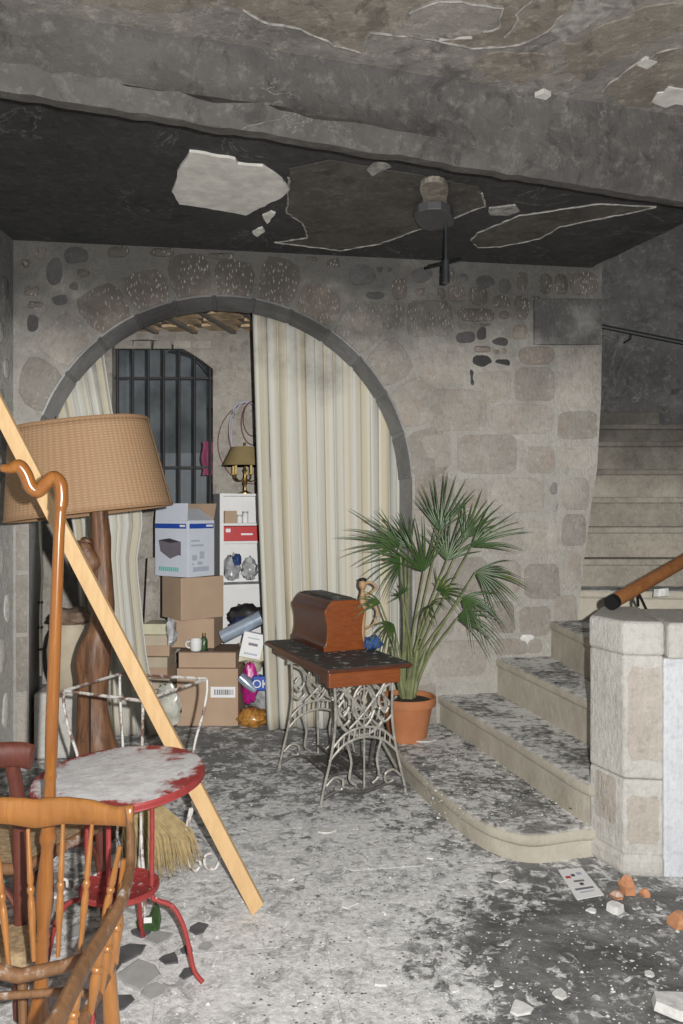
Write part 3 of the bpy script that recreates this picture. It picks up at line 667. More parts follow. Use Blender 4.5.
course(base, .09, .425, M['pillar'], 'shaft_block'); course(base, .428, ZP-.15, M['pillar'], 'shaft_block')
cap = off(base, .035); course(cap, ZP-.152, ZP, M['pillar'], 'cap', .02)
def fquad(a, b, u0, u1, z0, z1, mat, name='bare_stone_patch', t=.002):
    a, b = Vector((*a, 0)), Vector((*b, 0)); nrm = Vector(((b-a).y, -(b-a).x, 0)).normalized()
    P_ = chaikin([(lerp(u0, u1, u), lerp(z0, z1, v), 0) for u, v in ((.0, .0), (.5, .04), (1, 0), (.96, .5), (1, 1), (.6, .95), (0, 1), (.05, .5))], 1)
    k = len(P_); mm = MB(); mm.add([lerp(a, b, p.x)+Vector((0, 0, p.y))+nrm*t for p in P_]+[lerp(a, b, p.x)+Vector((0, 0, p.y))-nrm*.004 for p in P_],
        [tuple(range(k))]+[(i, (i+1) % k, k+(i+1) % k, k+i) for i in range(k)]); return mm.build(name, mat, pil)
fquad(B_, C_, .08, .97, .50, .93, M['pillar_raw']); fquad(A_, B_, .15, .8, .2, .42, M['pillar_raw']); fquad(B_, C_, .05, .9, .14, .36, M['pillar_raw'])
par = thing('parapet', 'white painted parapet wall joining the stone pillar beside the stairs', 'parapet', (xr+.7, pc.y+.2, 0))
prism([C_, (C_[0]+1.6, C_[1]-.05), (C_[0]+1.6, C_[1]+.5), (C_[0], C_[1]+.5)], 0, ZP-.16).build('wall_panel', M['parapet'], par, bevel=.01)
prism([(C_[0]+.01, C_[1]-.03), (C_[0]+1.6, C_[1]-.08), (C_[0]+1.6, C_[1]+.5), (C_[0]+.01, C_[1]+.5)], ZP-.162, ZP-.002).build('coping', M['pillar'], par, bevel=.02, seg=3)
hr = thing('stair_handrail', 'round wooden handrail rising from the pillar top on dark iron pins', 'handrail', tuple(PD(640, 606, 3.95)))
h0, h1 = PD(611, 603, 3.86), PD(720, 540, 4.7); dd = (h1-h0).normalized()
MB().tube([h0+dd*.03, h0+dd*.04, h1], [.030, .034, .036], 14).build('rail', M['rail_wood'], hr, smooth=True)
MB().tube([h0, h0+dd*.032], [.036, .037], 14).build('rail_cap', M['black_iron'], hr, smooth=True)
for px, py, d in ((638, 606, 3.94), (646, 609, 3.90)):
    b = FL(px, py, ZP); t = h0+dd*((b.x-h0.x-.02)/dd.x); MB().tube([t, b], .0075, 6).build('iron_pin', M['black_iron'], hr)
# ================================================================== THINGS
def blob(c, size, seed=0, n=14, k=10, amp=.22, fr=2.2, flat=True):
    m = MB(); rings = []; c = Vector(c)
    for j in range(1, k):
        th = PI*j/k; ring = []
        for i in range(n):
            ph = 2*PI*i/n; v = Vector((math.sin(th)*math.cos(ph), math.sin(th)*math.sin(ph), -math.cos(th)))
            s = 1+amp*noise.noise(v*fr+Vector((seed*3.7, 0, 0)))*2
            ring.append(c+Vector((v.x*size[0]*s, v.y*size[1]*s, max(-1, v.z*s)*size[2])))
        rings.append(ring)
    return m.loft(rings)
# ---- treadle sewing table
ST = FL(328, 670, .746); ST.z = 0
E2 = Vector((-.40, .9165, 0)); E1 = Vector((.9165, .40, 0)); Zv = Vector((0, 0, 1))
def T(s, t, z): return ST+E1*s+E2*t+Zv*z
def tbox(m, s0, s1, t0, t1, z0, z1):
    P_ = [T(s, t, z) for z in (z0, z1) for s, t in ((s0, t0), (s1, t0), (s1, t1), (s0, t1))]
    return m.add(P_, [(0,3,2,1),(4,5,6,7),(0,1,5,4),(1,2,6,5),(2,3,7,6),(3,0,4,7)])
TW, TL = .52, 1.08
sew = thing('treadle_sewing_table', 'old treadle sewing table with mahogany top on ornate cast iron legs', 'sewing table', tuple(T(.24, .4, 0)))
tbox(MB(), 0, TW, 0, TL, .722, .742).build('table_top', M['mahogany'], sew, bevel=.006)
tbox(MB(), .006, TW-.006, .006, TL-.006, .742, .746).build('sooty_surface', M['table_soot'], sew)
tbox(MB(), .012, TW-.07, .012, .05, .640, .722).build('front_apron', M['mahogany_light'], sew, bevel=.006)
tbox(MB(), .012, .035, .03, .16, .645, .722).build('side_bracket', M['mahogany'], sew, bevel=.012)
tbox(MB(), .02, .045, .15, TL-.1, .682, .722).build('side_apron', M['mahogany'], sew, bevel=.004)
tbox(MB(), TW-.09, TW-.07, .05, TL-.1, .682, .722).build('side_apron', M['mahogany'], sew, bevel=.004)
tbox(MB(), .05, TW-.08, TL-.12, TL-.1, .66, .722).build('rear_apron', M['mahogany'], sew, bevel=.004)
def curve2(pts, t, r, n=6, sub=8, close=False): return [T(p[0], t, p[1]) for p in [q for q in spline([(a, b, 0) for a, b in pts], sub)]]
def ring2(cx, cz, rx, rz, t, k=28): return [T(cx+rx*math.cos(2*PI*i/k), t, cz+rz*math.sin(2*PI*i/k)) for i in range(k+1)]
for t in (.05, .74):
    fr_ = MB(); fr_.tube([T(.03, t, .652), T(.45, t, .652)], .009, 6); fr_.tube([T(.03, t, .664), T(.45, t, .664)], .011, 4)
    side = fr_.build('side_iron', M['iron'], sew, smooth=True)
    for q in (0, 1):
        g = (lambda p: [(a, b) for a, b in p]) if q == 0 else (lambda p: [(.48-a, b) for a, b in p])
        MB().tube(curve2(g([(.06, .66), (.066, .52), (.062, .40), (.04, .26), (.005, .12), (-.012, .05), (-.02, .0)]), t, 0), [.009]*44+[.012]*5, 8, .9).build('leg', M['iron'], side, smooth=True)
        sc = MB()
        sc.tube(curve2(g([(.075, .63), (.13, .60), (.15, .53), (.11, .47), (.085, .52), (.115, .56)]), t, 0), .0078, 6)
        sc.tube(curve2(g([(.24, .65), (.19, .60), (.17, .52), (.20, .44), (.24, .40)]), t, 0), .0078, 6)
        sc.tube(curve2(g([(.10, .65), (.17, .56), (.25, .47), (.33, .40)]), t, 0), .0072, 6)
        sc.tube(curve2(g([(.07, .45), (.11, .42), (.15, .45), (.14, .50), (.11, .49)]), t, 0), .0072, 6)
        sc.tube(curve2(g([(.13, .33), (.16, .22), (.15, .12), (.19, .08)]), t, 0), .0072, 6)
        sc.tube(curve2(g([(.01, .10), (.06, .14), (.11, .12), (.10, .07), (.06, .08)]), t, 0), .0072, 6)
        sc.build('scroll', M['iron'], side, smooth=True)
    b = MB(); b.tube(curve2([(.045, .30), (.13, .375), (.24, .40), (.35, .375), (.435, .30)], t, 0), .0075, 6); b.tube(curve2([(.03, .235), (.12, .315), (.24, .345), (.36, .315), (.45, .235)], t, 0), .0075, 6)
    b.build('arched_band', M['iron'], side, smooth=True)
    for k in range(1, 12):
        s = .05+k*.0317; zz = .345-.11*((s-.24)/.21)**2
        MB().tube([T(s, t, zz), T(s+.004, t, zz+.058)], .0048, 5).build('lattice_bar', M['iron'], side)
    b = MB().tube(ring2(.24, .53, .055, .085, t), .006, 6, cap=False); b.tube([T(.24, t, .65), T(.24, t, .06)], .0055, 6); b.build('oval_scroll', M['iron'], side, smooth=True)
    b = MB().tube(curve2([(-.015, .03), (.08, .065), (.16, .05), (.24, .04), (.32, .05), (.40, .065), (.495, .03)], t, 0), [.009]*20+[.012]*8+[.009]*21, 6); b.build('foot_bar', M['iron_dark'], side, smooth=True)
wh_ = MB().tube(ring2(.25, .49, .15, .15, .10), .010, 8, cap=False)
for k in range(6):
    a = k*PI/3+.2; wh_.tube([T(.25, .10, .49), T(.25+.15*math.cos(a), .10, .49+.15*math.sin(a))], .005, 5)
wh_.build('flywheel', M['iron'], sew, smooth=True)
tr = MB(); tbox(tr, .09, .40, .20, .56, .095, .108); trd = tr.build('treadle', M['iron_dark'], sew, bevel=.004)
for k in range(7): tbox(MB(), .11+k*.04, .125+k*.04, .22, .54, .108, .116).build('treadle_rib', M['iron_dark'], trd)
MB().tube([T(.24, .05, .11), T(.24, .74, .11)], .009, 6).build('treadle_shaft', M['iron_dark'], sew)
MB().tube([T(.37, .11, .45), T(.34, .2, .12)], .006, 6).build('pitman_rod', M['iron_dark'], sew)
cb = MB().tube([T(.44, .05, .55), T(.44, .74, .15)], .008, 6).tube([T(.44, .05, .15), T(.44, .74, .55)], .008, 6); cb.build('cross_brace', M['iron'], sew)
# ---- wooden case on it
cs0 = FL(331, 652, .746); s0 = (cs0-ST).dot(E1)-.035; t0 = (cs0-ST).dot(E2)
case = thing('sewing_machine_case', 'bow-sided mahogany sewing machine case on the treadle table', 'case', tuple(T(s0+.12, t0+.27, .746)))
cp = [(.138, 0), (.138, .03), (.128, .038), (.122, .065), (.116, .105), (.118, .155), (.126, .20), (.134, .228), (.134, .25), (.124, .26), (.114, .278), (.094, .302), (.086, .31)]
def crings(ts, sc=1.0): return [[T(s0+.128+a*sc*sg, t, .747+z) for sg, L in ((-1, cp), (1, cp[::-1])) for a, z in L] for t in ts]
MB().loft(crings([t0+.012, t0+.58])).build('body', M['mahogany'], case, smooth=True)
MB().loft(crings([t0, t0+.012], 1.0)).build('end_panel', M['mahogany_light'], case, smooth=True, bevel=.002)
tbox(MB(), s0+.045, s0+.21, t0+.01, t0+.57, 1.057, 1.064).build('lid_panel', M['table_soot'], case, bevel=.003)
tbox(MB(), s0+.06, s0+.195, t0+.04, t0+.54, 1.064, 1.071).build('lid_panel', M['table_soot'], case, bevel=.003)
MB().lathe([(.0, 0), (.008, .001), (.006, .004)], (0, 0, 0), 10, Matrix.Rotation(PI/2, 3, 'X')).build('keyhole_plate', M['brass'], case, origin=tuple(T(s0+.128, t0-.002, .79)))
bl = blob(T(s0+.300, t0-.04, .789), (.055, .05, .042), 3, 18, 12, .3, 3.5); tag(bl.build('blue_cloth', M['blue_cloth'], smooth=True), 'crumpled blue cloth on the sewing table beside the case', 'cloth')
fg = T(.488, .60, .746); fgt = thing('carved_figure', 'slim tan wooden carving standing on the sewing table beside the case', 'figure', tuple(fg))
MB().lathe([(.03, 0), (.03, .012), (.018, .02), (.016, .14), (.022, .22), (.025, .28), (.020, .32), (.012, .345), (.011, .365)], fg, 16).build('body', M['carve'], fgt, smooth=True)
hd_ = blob(fg+Vector((0, -.005, .395)), (.026, .028, .036), 2, 14, 10, .06).build('head', M['carve'], fgt, smooth=True)
blob(fg+Vector((0, .0, .424)), (.027, .03, .015), 4, 12, 8, .1).build('dark_crown', M['black_plastic'], hd_, smooth=True)
MB().tube(spline([fg+Vector((.018, 0, .315)), fg+Vector((.085, -.01, .375)), fg+Vector((.05, -.02, .41)), fg+Vector((.018, -.02, .405))]), .008, 8).build('arm', M['carve'], fgt, smooth=True)
MB().tube(spline([fg+Vector((.02, 0, .28)), fg+Vector((.09, -.01, .24)), fg+Vector((.07, -.02, .15)), fg+Vector((.018, -.01, .12))]), .008, 8).build('arm', M['carve'], fgt, smooth=True)
# ---- palm in a pot
PB = Vector((.425, 5.16, zs[0]))
palm = thing('potted_palm', 'green fan palm in a terracotta pot on the lowest step', 'potted plant', tuple(PB))
pot = MB().lathe([(.0, 0), (.118, 0), (.122, .01), (.160, .215), (.163, .22), (.180, .222), (.184, .228), (.186, .272), (.180, .280), (.170, .278), (.166, .262), (.150, .245), (0, .245)], PB, 36).build('pot', M['terracotta'], palm, smooth=True)
MB().lathe([(.164, .24), (.15, .252), (.1, .262), (.05, .268), (0, .270)], PB, 24).build('soil', M['soil'], palm, smooth=True)
random.seed(19)
def fan(hub, d, roll, spread, nl, L, w=.0068, droop=.25):
    """one fan leaf: leaflets joined near the hub, free beyond"""
    d = d.normalized(); x = d.cross(Vector((0, -1, .25))).normalized(); y_ = x.cross(d).normalized()
    x, y_ = (x*math.cos(roll)+y_*math.sin(roll)), (y_*math.cos(roll)-x*math.sin(roll))
    m = MB()
    for i in range(nl):
        a = lerp(-spread, spread, i/(nl-1))+random.uniform(-.05, .05); Ll = L*(1-.25*abs(a/spread)**2)*random.uniform(.82, 1.08)
        dir_ = d*math.cos(a)+x*math.sin(a); side = (x*math.cos(a)-d*math.sin(a))
        dr = droop*random.uniform(.2, 1.7); vs = []; fs = []; ns = 8
        for k in range(ns+1):
            f = k/ns; c = hub+dir_*(Ll*f)+Vector((0, 0, -1))*(dr*Ll*f**2.6)+y_*.02*math.sin(f*3)
            wd = w*interp([0, .12, .35, .7, 1], [.5, 1.1, 1.0, .62, .08], f)*(.6+.4*Ll/.34)
            up = y_*wd*.7
            vs += [c-side*wd-up*.3, c+up, c+side*wd-up*.3]
            if k: b = (k-1)*3; fs += [(b, b+1, b+4, b+3), (b+1, b+2, b+5, b+4)]
        m.add(vs, fs)
    k = 14; ring = []
    for i in range(k+1):
        a = lerp(-spread, spread, i/k); ring.append(hub+(d*math.cos(a)+x*math.sin(a))*L*.17+y_*(.008 if i % 2 else -.004))
    m.add([hub]+ring, [(0, i, i+1) for i in range(1, k+1)])
    return m
leaves = [  # hub pixel, distance, direction (x, up, away), spread, count, length, droop
 (440, 531, 5.14, (.12, 1.0, .1), .80, 14, .40, .02), (424, 571, 4.96, (-.25, .85, -.3), .85, 10, .46, .06), (447, 560, 5.06, (.25, .9, .1), .95, 13, .38, .08),
 (472, 546, 5.10, (.85, .55, -.1), .65, 11, .40, .16), (476, 572, 5.04, (.85, -.25, -.1), .85, 13, .34, .40), (400, 545, 5.02, (-.95, .35, -.1), .70, 11, .40, .10),
 (462, 598, 4.98, (.75, -.35, -.3), .85, 12, .30, .50), (402, 594, 4.92, (-.35, .55, -.5), 1.1, 9, .13, .4), (380, 603, 4.98, (-.9, .25, -.3), .55, 7, .22, .30),
 (393, 624, 4.98, (-.35, -.15, -.4), .8, 9, .24, .7), (440, 592, 5.12, (.3, .35, -.3), 1.1, 11, .26, .45), (410, 548, 5.20, (-.5, .7, .2), .75, 11, .36, .15),
 (458, 618, 4.98, (.8, .15, -.3), .7, 9, .32, .45), (464, 538, 5.22, (.45, .8, .2), .75, 11, .36, .10), (405, 560, 5.12, (-.8, -.1, -.2), .8, 10, .32, .35), (430, 605, 5.0, (.1, .0, -.5), 1.1, 9, .22, .6)]
base_c = PB+Vector((0, 0, .25))
for i, (px, py, d, dr, sp, nl, L, dp) in enumerate(leaves):
    hub = PD(px, py, d); b = base_c+Vector((random.uniform(-.045, .045), random.uniform(-.045, .045), 0))
    mid = lerp(b, hub, .5)+Vector((-.03*(1 if hub.x < PB.x else -1)*-.5, -.01, .05))
    pet = MB().tube(spline([b, lerp(b, mid, .5)+Vector((0, 0, .02)), mid, hub], 5), [lerp(.011, .0055, k/15) for k in range(16)], 6).build('stalk', M['petiole'], palm, smooth=True)
    dv = Vector((dr[0], dr[2], dr[1]))
    fan(hub, dv, random.uniform(-.3, .3), sp, nl, L, droop=dp).build('leaf', M['leaf'], palm, smooth=2)
for k in range(5):
    a = k*1.3; b = base_c+Vector((.03*math.cos(a), .03*math.sin(a), 0)); MB().tube([b, b+Vector((.05*math.cos(a), .05*math.sin(a), .20)), b+Vector((.09*math.cos(a), .07*math.sin(a), .34))], [.02, .016, .009], 7).build('leaf_base', M['petiole'], palm, smooth=True)
# ---- curtains
def cur(fn_l, fn_r, zt_, zb_, folds, amp, name, label, off_=-AT-.07, du=1.0):
    c0 = .0
    def f(a, b):
        z = lerp(zb_, zt_, b); l = fn_l(z); r = fn_r(z); u = lerp(l, r, a)
        A_2 = amp*(.55+.45*(1-b))*(1+.3*math.sin(a*7+b*2)); o = off_+A_2*math.sin(a*folds*2*PI+.5*math.sin(b*3+a*5))+.25*A_2*math.sin(a*folds*4.7*PI+1)
        return W(u+.012*math.sin(a*folds*4*PI), z, o)
    o = MB().grid(f, 150, 26, lambda a, b: (a*du, b)).build(name, M['curtain'], smooth=2, solid=.004); tag(o, label, 'curtain'); return o
def zof(y_, d=5.85): return EYE-(y_-HZ)/F*d
def uof(px, d=5.85): return (px-CX)/F*d
cur(lambda z: interp([0, 1.6, 3.1], [uof(268)+.06, uof(259)+.06, uof(253)+.06], z), lambda z: .66, 3.12, .012, 9, .035, 'curtain', 'long striped cream curtain hanging down the right of the arch', du=1.35)
zz_ = [zof(y_) for y_ in (745, 650, 560, 515, 450, 400, 350, 300)]
cur(lambda z: interp(zz_, [uof(x)+.06 for x in (95, 90, 85, 80, 60, 50, 40, 40)], z), lambda z: interp(zz_, [uof(x)+.06 for x in (166, 150, 141, 148, 124, 116, 109, 105)], z), 3.0, .012, 6, .04, 'curtain', 'gathered pale curtain behind the wicker lamp at the arch left', du=.62)
tag(MB().tube([W(AU-AR-.02, 3.13, -AT-.06), W(AU+AR+.05, 3.13, -AT-.06)], .012, 8).build('curtain_rod', M['black_iron'], smooth=True), 'dark curtain rod above the arch opening', 'rod')
# ---- boxes in the store room
def cbox(px, d, z0, a, b, h, A, grow=0):
    Cc = PD(px, 0, d); Cc.z = 0; l = Vector((-math.cos(A), math.sin(A), 0)); r = Vector((math.sin(A), math.cos(A), 0)); return Cc, l, r
def prismbox(Cc, l, r, a, b, z0, z1):
    P_ = [Cc, Cc+l*a, Cc+l*a+r*b, Cc+r*b]; return MB().add([p+Zv*z0 for p in P_]+[p+Zv*z1 for p in P_], [(0,1,2,3),(4,7,6,5),(0,4,5,1),(1,5,6,2),(2,6,7,3),(3,7,4,0)])
def onface(m, O, dir_, nrm, u0, u1, z0, z1, t=.0015):   # a thin print on a face
    P_ = [O+dir_*u+Zv*z for u, z in ((u0, z0), (u1, z0), (u1, z1), (u0, z1))]; b = len(m.v)
    return m.add([p+nrm*t for p in P_]+[p-nrm*.001 for p in P_], [(0,1,2,3),(0,4,5,1),(1,5,6,2),(2,6,7,3),(3,7,4,0)])
G = 'cardboard boxes in the store room'
Cc, l, r = cbox(238, 5.97, 0, .45, .4, .44, .02); bx = thing('cardboard_box', 'big brown cardboard box with a barcode label on the store room floor', 'box', tuple(Cc+l*.22), G)
prismbox(Cc, l, r, .46, .4, 0.001, .43).build('body', M['card'], bx, bevel=.004)
nf = Vector((0, -1, 0)); onf = onface(MB(), Cc, l, nf, .02, .205, .215, .295).build('label', M['paper'], bx); onf['label'] = 'white barcode label'
random.seed(2); u = .035
while u < .18:
    wd = random.choice((.004, .007, .010)); onface(MB(), Cc, l, nf, u, u+wd, .235, .275, .003).build('barcode_bar', M['ink_grey'], onf); u += wd+random.choice((.004, .006))
Cd = Cc+r*.02+l*.02; b2 = thing('cardboard_box', 'shallow brown box with dark taped lid atop the barcode box', 'box', tuple(Cd+l*.2+Zv*.432), G)
prismbox(Cd, l, r, .43, .36, .432, .545).build('body', M['card'], b2, bevel=.004); prismbox(Cd-r*.004, l, r, .43, .36, .546, .553).build('lid', M['card_dark'], b2); prismbox(Cd-r*.006+l*.17, l, r, .08, .37, .553, .556).build('tape', M['tape'], b2)
C3, l3, r3 = cbox(214, 6.12, 0, .35, .3, .24, .12); b3 = thing('cardboard_box', 'plain brown box behind the mug, under the tilted box', 'box', tuple(C3+l3*.17+Zv*.556), G)
prismbox(C3, l3, r3, .34, .26, .557, .785).build('body', M['card'], b3, bevel=.004)
C4, l4, r4 = cbox(181, 5.98, 0, .3, .36, .31, math.radians(50)); b4 = thing('cardboard_box', 'brown box turned corner-on beneath the white printer carton', 'box', tuple(C4+l4*.15+r4*.15+Zv*.787), G)
prismbox(C4, l4, r4, .30, .37, .787, 1.105).build('body', M['card'], b4, bevel=.004); prismbox(C4+r4*.16, l4, r4, .305, .05, 1.1055, 1.108).build('tape', M['tape'], b4)
A5 = math.radians(35); C5, l5, r5 = cbox(188, 5.97, 0, .36, .28, .43, A5); pb = thing('printer_carton', 'white printer carton with blue bands and open flaps on the box stack', 'box', tuple(C5+l5*.18+r5*.14+Zv*1.109), G)
z0, z1 = 1.11, 1.535
prismbox(C5, l5, r5, .36, .28, z0, z1).build('body', M['box_white'], pb, bevel=.003)
nl_ = Vector((-math.sin(A5), -math.cos(A5), 0)); nr_ = Vector((math.cos(A5), -math.sin(A5), 0))
onface(MB(), C5, l5, nl_, .02, .355, 1.475, 1.512).build('blue_band', M['ink_blue'], pb); onface(MB(), C5, r5, nr_, .015, .27, 1.475, 1.512).build('blue_band', M['ink_blue'], pb)
onface(MB(), C5, l5, nl_, .03, .085, 1.488, 1.503, .003).build('white_lettering', M['paper'], pb); onface(MB(), C5, r5, nr_, .19, .26, 1.488, 1.503, .003).build('white_lettering', M['paper'], pb)
pr = MB()                                                # the printer pictured on the carton
O = C5+nl_*.002
def fpoly(pts, mat, name, t=.0): 
    k = len(pts); return MB().add([O+l5*u+Zv*z+nl_*t for u, z in pts]+[O+l5*u+Zv*z-nl_*.003 for u, z in pts], [tuple(range(k))]+[(i, (i+1) % k, k+(i+1) % k, k+i) for i in range(k)]).build(name, mat, pb)
fpoly([(.075, 1.375), (.19, 1.365), (.315, 1.385), (.20, 1.40)], M['ink_dark'], 'printer_picture', .001); fpoly([(.19, 1.365), (.315, 1.385), (.295, 1.30), (.19, 1.245)], M['ink_grey'], 'printer_picture', .0014); fpoly([(.075, 1.375), (.19, 1.365), (.19, 1.245), (.10, 1.275), (.075, 1.27)], M['ink_grey'], 'printer_picture', .001)
u = .10
while u < .31: onface(MB(), C5, l5, nl_, u, u+.017, 1.150, 1.182).build('teal_lettering', M['ink_green'], pb); u += .022
for u0, u1, za, zb in ((.04, .09, 1.235, 1.275), (.12, .17, 1.245, 1.30), (.03, .12, 1.375, 1.39), (.03, .16, 1.34, 1.355), (.05, .22, 1.15, 1.185), (.04, .06, 1.20, 1.215), (.10, .15, 1.20, 1.225)): onface(MB(), C5, r5, nr_, u0, u1, za, zb).build('grey_print', M['ink_pale'], pb)
def flap(P0, P1, out, name='flap', mat='box_white'):
    return MB().add([P0, P1, P1+out, P0+out], [(0, 1, 2, 3)]).build(name, M[mat], pb, solid=.004)
top5 = C5+Zv*z1
flap(top5+l5*.01, top5+l5*.355, Zv*.13+nl_*-.02+l5*.01); flap(top5+r5*.01, top5+r5*.275, Zv*.09+nr_*-.16); flap(top5+l5*.36+r5*.27, top5+r5*.27, Zv*.13+r5*.03, mat='card')
# mug, bottle on the taped lid
mg = PD(196, 0, 6.02); mg.z = .557; mug = thing('mug', 'small white mug on the dark taped box lid', 'mug', tuple(mg)); MB().lathe([(0, 0), (.035, 0), (.042, .01), (.046, .085), (.042, .085), (.038, .012), (0, .01)], mg, 20).build('cup', M['paper'], mug, smooth=True)
MB().tube(spline([mg+Vector((-.044, 0, .07)), mg+Vector((-.075, 0, .06)), mg+Vector((-.07, 0, .03)), mg+Vector((-.042, 0, .02))]), .006, 6).build('handle', M['paper'], mug, smooth=True)
bt = PD(204, 0, 6.04); bt.z = .557; bo = thing('bottle', 'small green bottle beside the white mug', 'bottle', tuple(bt)); MB().lathe([(0, 0), (.026, 0), (.028, .01), (.028, .075), (.014, .1), (.012, .118), (0, .118)], bt, 16).build('body', M['green'], bo, smooth=True); MB().lathe([(.0135, .112), (.0135, .128), (0, .128)], bt, 12).build('cap', M['brass'], bo, smooth=True)
# newspapers/books at the left of the boxes
random.seed(8); z = 0.002
ps = PD(158, 0, 6.1)
for k in range(9):
    h = .083; mt = ('cream_bag', 'card', 'jar', 'jar', 'card', 'jar', 'card', 'jar', 'cream_bag')[k]; nm = ('cream', 'brown', 'tan', 'tan', 'brown', 'tan', 'brown', 'tan', 'cream')[k]
    tag(MB().box((ps.x+random.uniform(-.015, .015), ps.y+.1+random.uniform(-.02, .02), z+h/2), (.19, .24, h-.002), rz=random.uniform(-.12, .12)).build('paper_bundle', M[mt], bevel=.004), nm+' paper bundle, '+('ninth from the top', 'eighth from the top', 'seventh from the top', 'sixth from the top', 'fifth from the top', 'fourth from the top', 'third from the top', 'second from the top', 'topmost')[k]+' in the stack left of the boxes', 'paper bundle', 'paper bundles stacked left of the boxes'); z += h
tag(blob(PD(171, 635, 6.02)+Vector((0, 0, .02)), (.04, .05, .10), 5, 14, 10, .35, 3).build('plastic_wrap', M['grey_plastic'], smooth=True), 'grey crumpled plastic wedged between paper stack and boxes', 'plastic')
pbg = PD(168, 700, 5.93); tag(blob((pbg.x, pbg.y, .16), (.10, .06, .16), 7, 18, 12, .25, 2.5).build('plastic_bag', M['plastic_bag'], smooth=True), 'milky plastic bag slumped against the big brown box', 'bag')
pnl = PD(150, 590, 6.35); tag(MB().box((pnl.x, pnl.y, .62), (.10, .03, 1.24), rz=.3, ry=.05).build('pale_board', M['back_plaster'], bevel=.004), 'pale speckled board leaning behind the printer carton', 'board')
# ---- white bookcase with things
B_a = .35; bc0 = PD(220, 0, 6.68); bc0.z = 0; fx = Vector((math.cos(B_a), math.sin(B_a), 0)); fy = Vector((-math.sin(B_a), math.cos(B_a), 0))
bk = thing('bookcase', 'white bookcase half hidden behind the striped curtain', 'bookcase', tuple(bc0+fx*.35))
def bb2(m, x0, x1, y0, y1, z0, z1):
    P_ = [bc0+fx*x+fy*y_+Zv*z for z in (z0, z1) for x, y_ in ((x0, y0), (x1, y0), (x1, y1), (x0, y1))]; return m.add(P_, [(0,3,2,1),(4,5,6,7),(0,1,5,4),(1,2,6,5),(2,3,7,6),(3,0,4,7)])
HB = 1.755; BD, BW = .28, .62
bb2(MB(), 0, .02, 0, BD, .002, HB).build('side_panel', M['white_grey'], bk); bb2(MB(), BW-.02, BW, 0, BD, .002, HB).build('side_panel', M['white_grey'], bk); bb2(MB(), .02, BW-.02, BD-.01, BD, .002, HB).build('back_panel', M['white'], bk)
for z in (HB-.02, 1.485, 1.335, .97, .05): bb2(MB(), .02, BW-.02, .0, BD-.01, z, z+.02).build('shelf', M['white'], bk)
bb2(MB(), .02, BW-.02, -.005, .0, .07, .97).build('door', M['white'], bk)
bb2(MB(), -.002, .03, -.004, 0, .002, HB).build('front_edge', M['white'], bk)
tag(bb2(MB(), .045, .15, .03, .15, 1.506, 1.61).build('small_box', M['card']), 'small brown box on the top bookcase shelf', 'box')
for k, (x, h) in enumerate(((.185, .07), (.235, .10))):
    p = bc0+fx*x+fy*.08+Zv*1.506; j = thing('jar', ('small white jar beside the brown box on the top shelf', 'taller white jar at the curtain edge of the top shelf')[k], 'jar', tuple(p)); MB().lathe([(0, 0), (.022, 0), (.024, .005), (.024, h*.8), (.02, h*.85), (0, h*.85)], p, 14).build('body', M['paper'], j, smooth=True); MB().lathe([(.025, h*.82), (.025, h), (0, h)], p, 14).build('lid', M['white_grey'], j, smooth=True)
rb = thing('red_box', 'flat red box on the second bookcase shelf', 'box', tuple(bc0+fx*.2+Zv*1.356)); bb2(MB(), .03, .40, .005, .2, 1.356, 1.48).build('body', M['red_card'], rb, bevel=.003); bb2(MB(), .05, .09, .003, .006, 1.43, 1.46).build('white_mark', M['paper'], rb); bb2(MB(), .18, .28, .003, .006, 1.405, 1.42).build('white_lettering', M['paper'], rb)
for k, (x, z, sx, sz, mt, lb) in enumerate(((.125, 1.125, .075, .11, 'grey_plastic', 'bundle wrapped in clear plastic on the third shelf'), (.28, 1.11, .065, .095, 'grey_plastic', 'second clear plastic bundle on the third shelf, by the curtain'), (.15, 1.20, .035, .05, 'blue_cloth', 'small blue rag among the plastic bundles'))):
    tag(blob(bc0+fx*x+fy*(.12 if k < 2 else .02)+Zv*z, (sx, .07, sz), k+11, 18, 12, .25, 4).build('plastic_bundle' if k < 2 else 'rag', M[mt], smooth=True), lb, 'bundle' if k < 2 else 'cloth')
# candelabra lamp on the bookcase
lp = PD(245, 0, 6.86); lp.z = HB; cl_ = thing('candelabra_lamp', 'brass candle lamp with olive shade standing on the bookcase', 'lamp', tuple(lp))
MB().lathe([(0, 0), (.06, 0), (.06, .008), (.03, .018), (.014, .03), (.012, .07), (.022, .09), (.012, .11), (.010, .18), (.02, .20), (.008, .22), (.006, .42)], lp, 18).build('stem', M['brass'], cl_, smooth=True)
for k in range(5):
    a = k*2*PI/5+.3; dv = Vector((math.cos(a), math.sin(a), 0)); arm = MB().tube(spline([lp+Zv*.14, lp+dv*.05+Zv*.11, lp+dv*.10+Zv*.13, lp+dv*.11+Zv*.17]), .005, 6); ar = arm.build('arm', M['brass'], cl_, smooth=True)
    MB().lathe([(.018, .165), (.022, .175), (.011, .176), (.011, .27), (0, .272)], lp+dv*.11, 10).build('candle_sleeve', M['candle'], ar, smooth=True)
MB().lathe([(.195, .24), (.115, .40), (.112, .40), (.192, .24)], lp, 32).build('shade', M['olive'], cl_, smooth=True)
MB().lathe([(.0, .42), (.01, .425), (.008, .44), (0, .445)], lp, 10).build('finial', M['brass'], cl_)
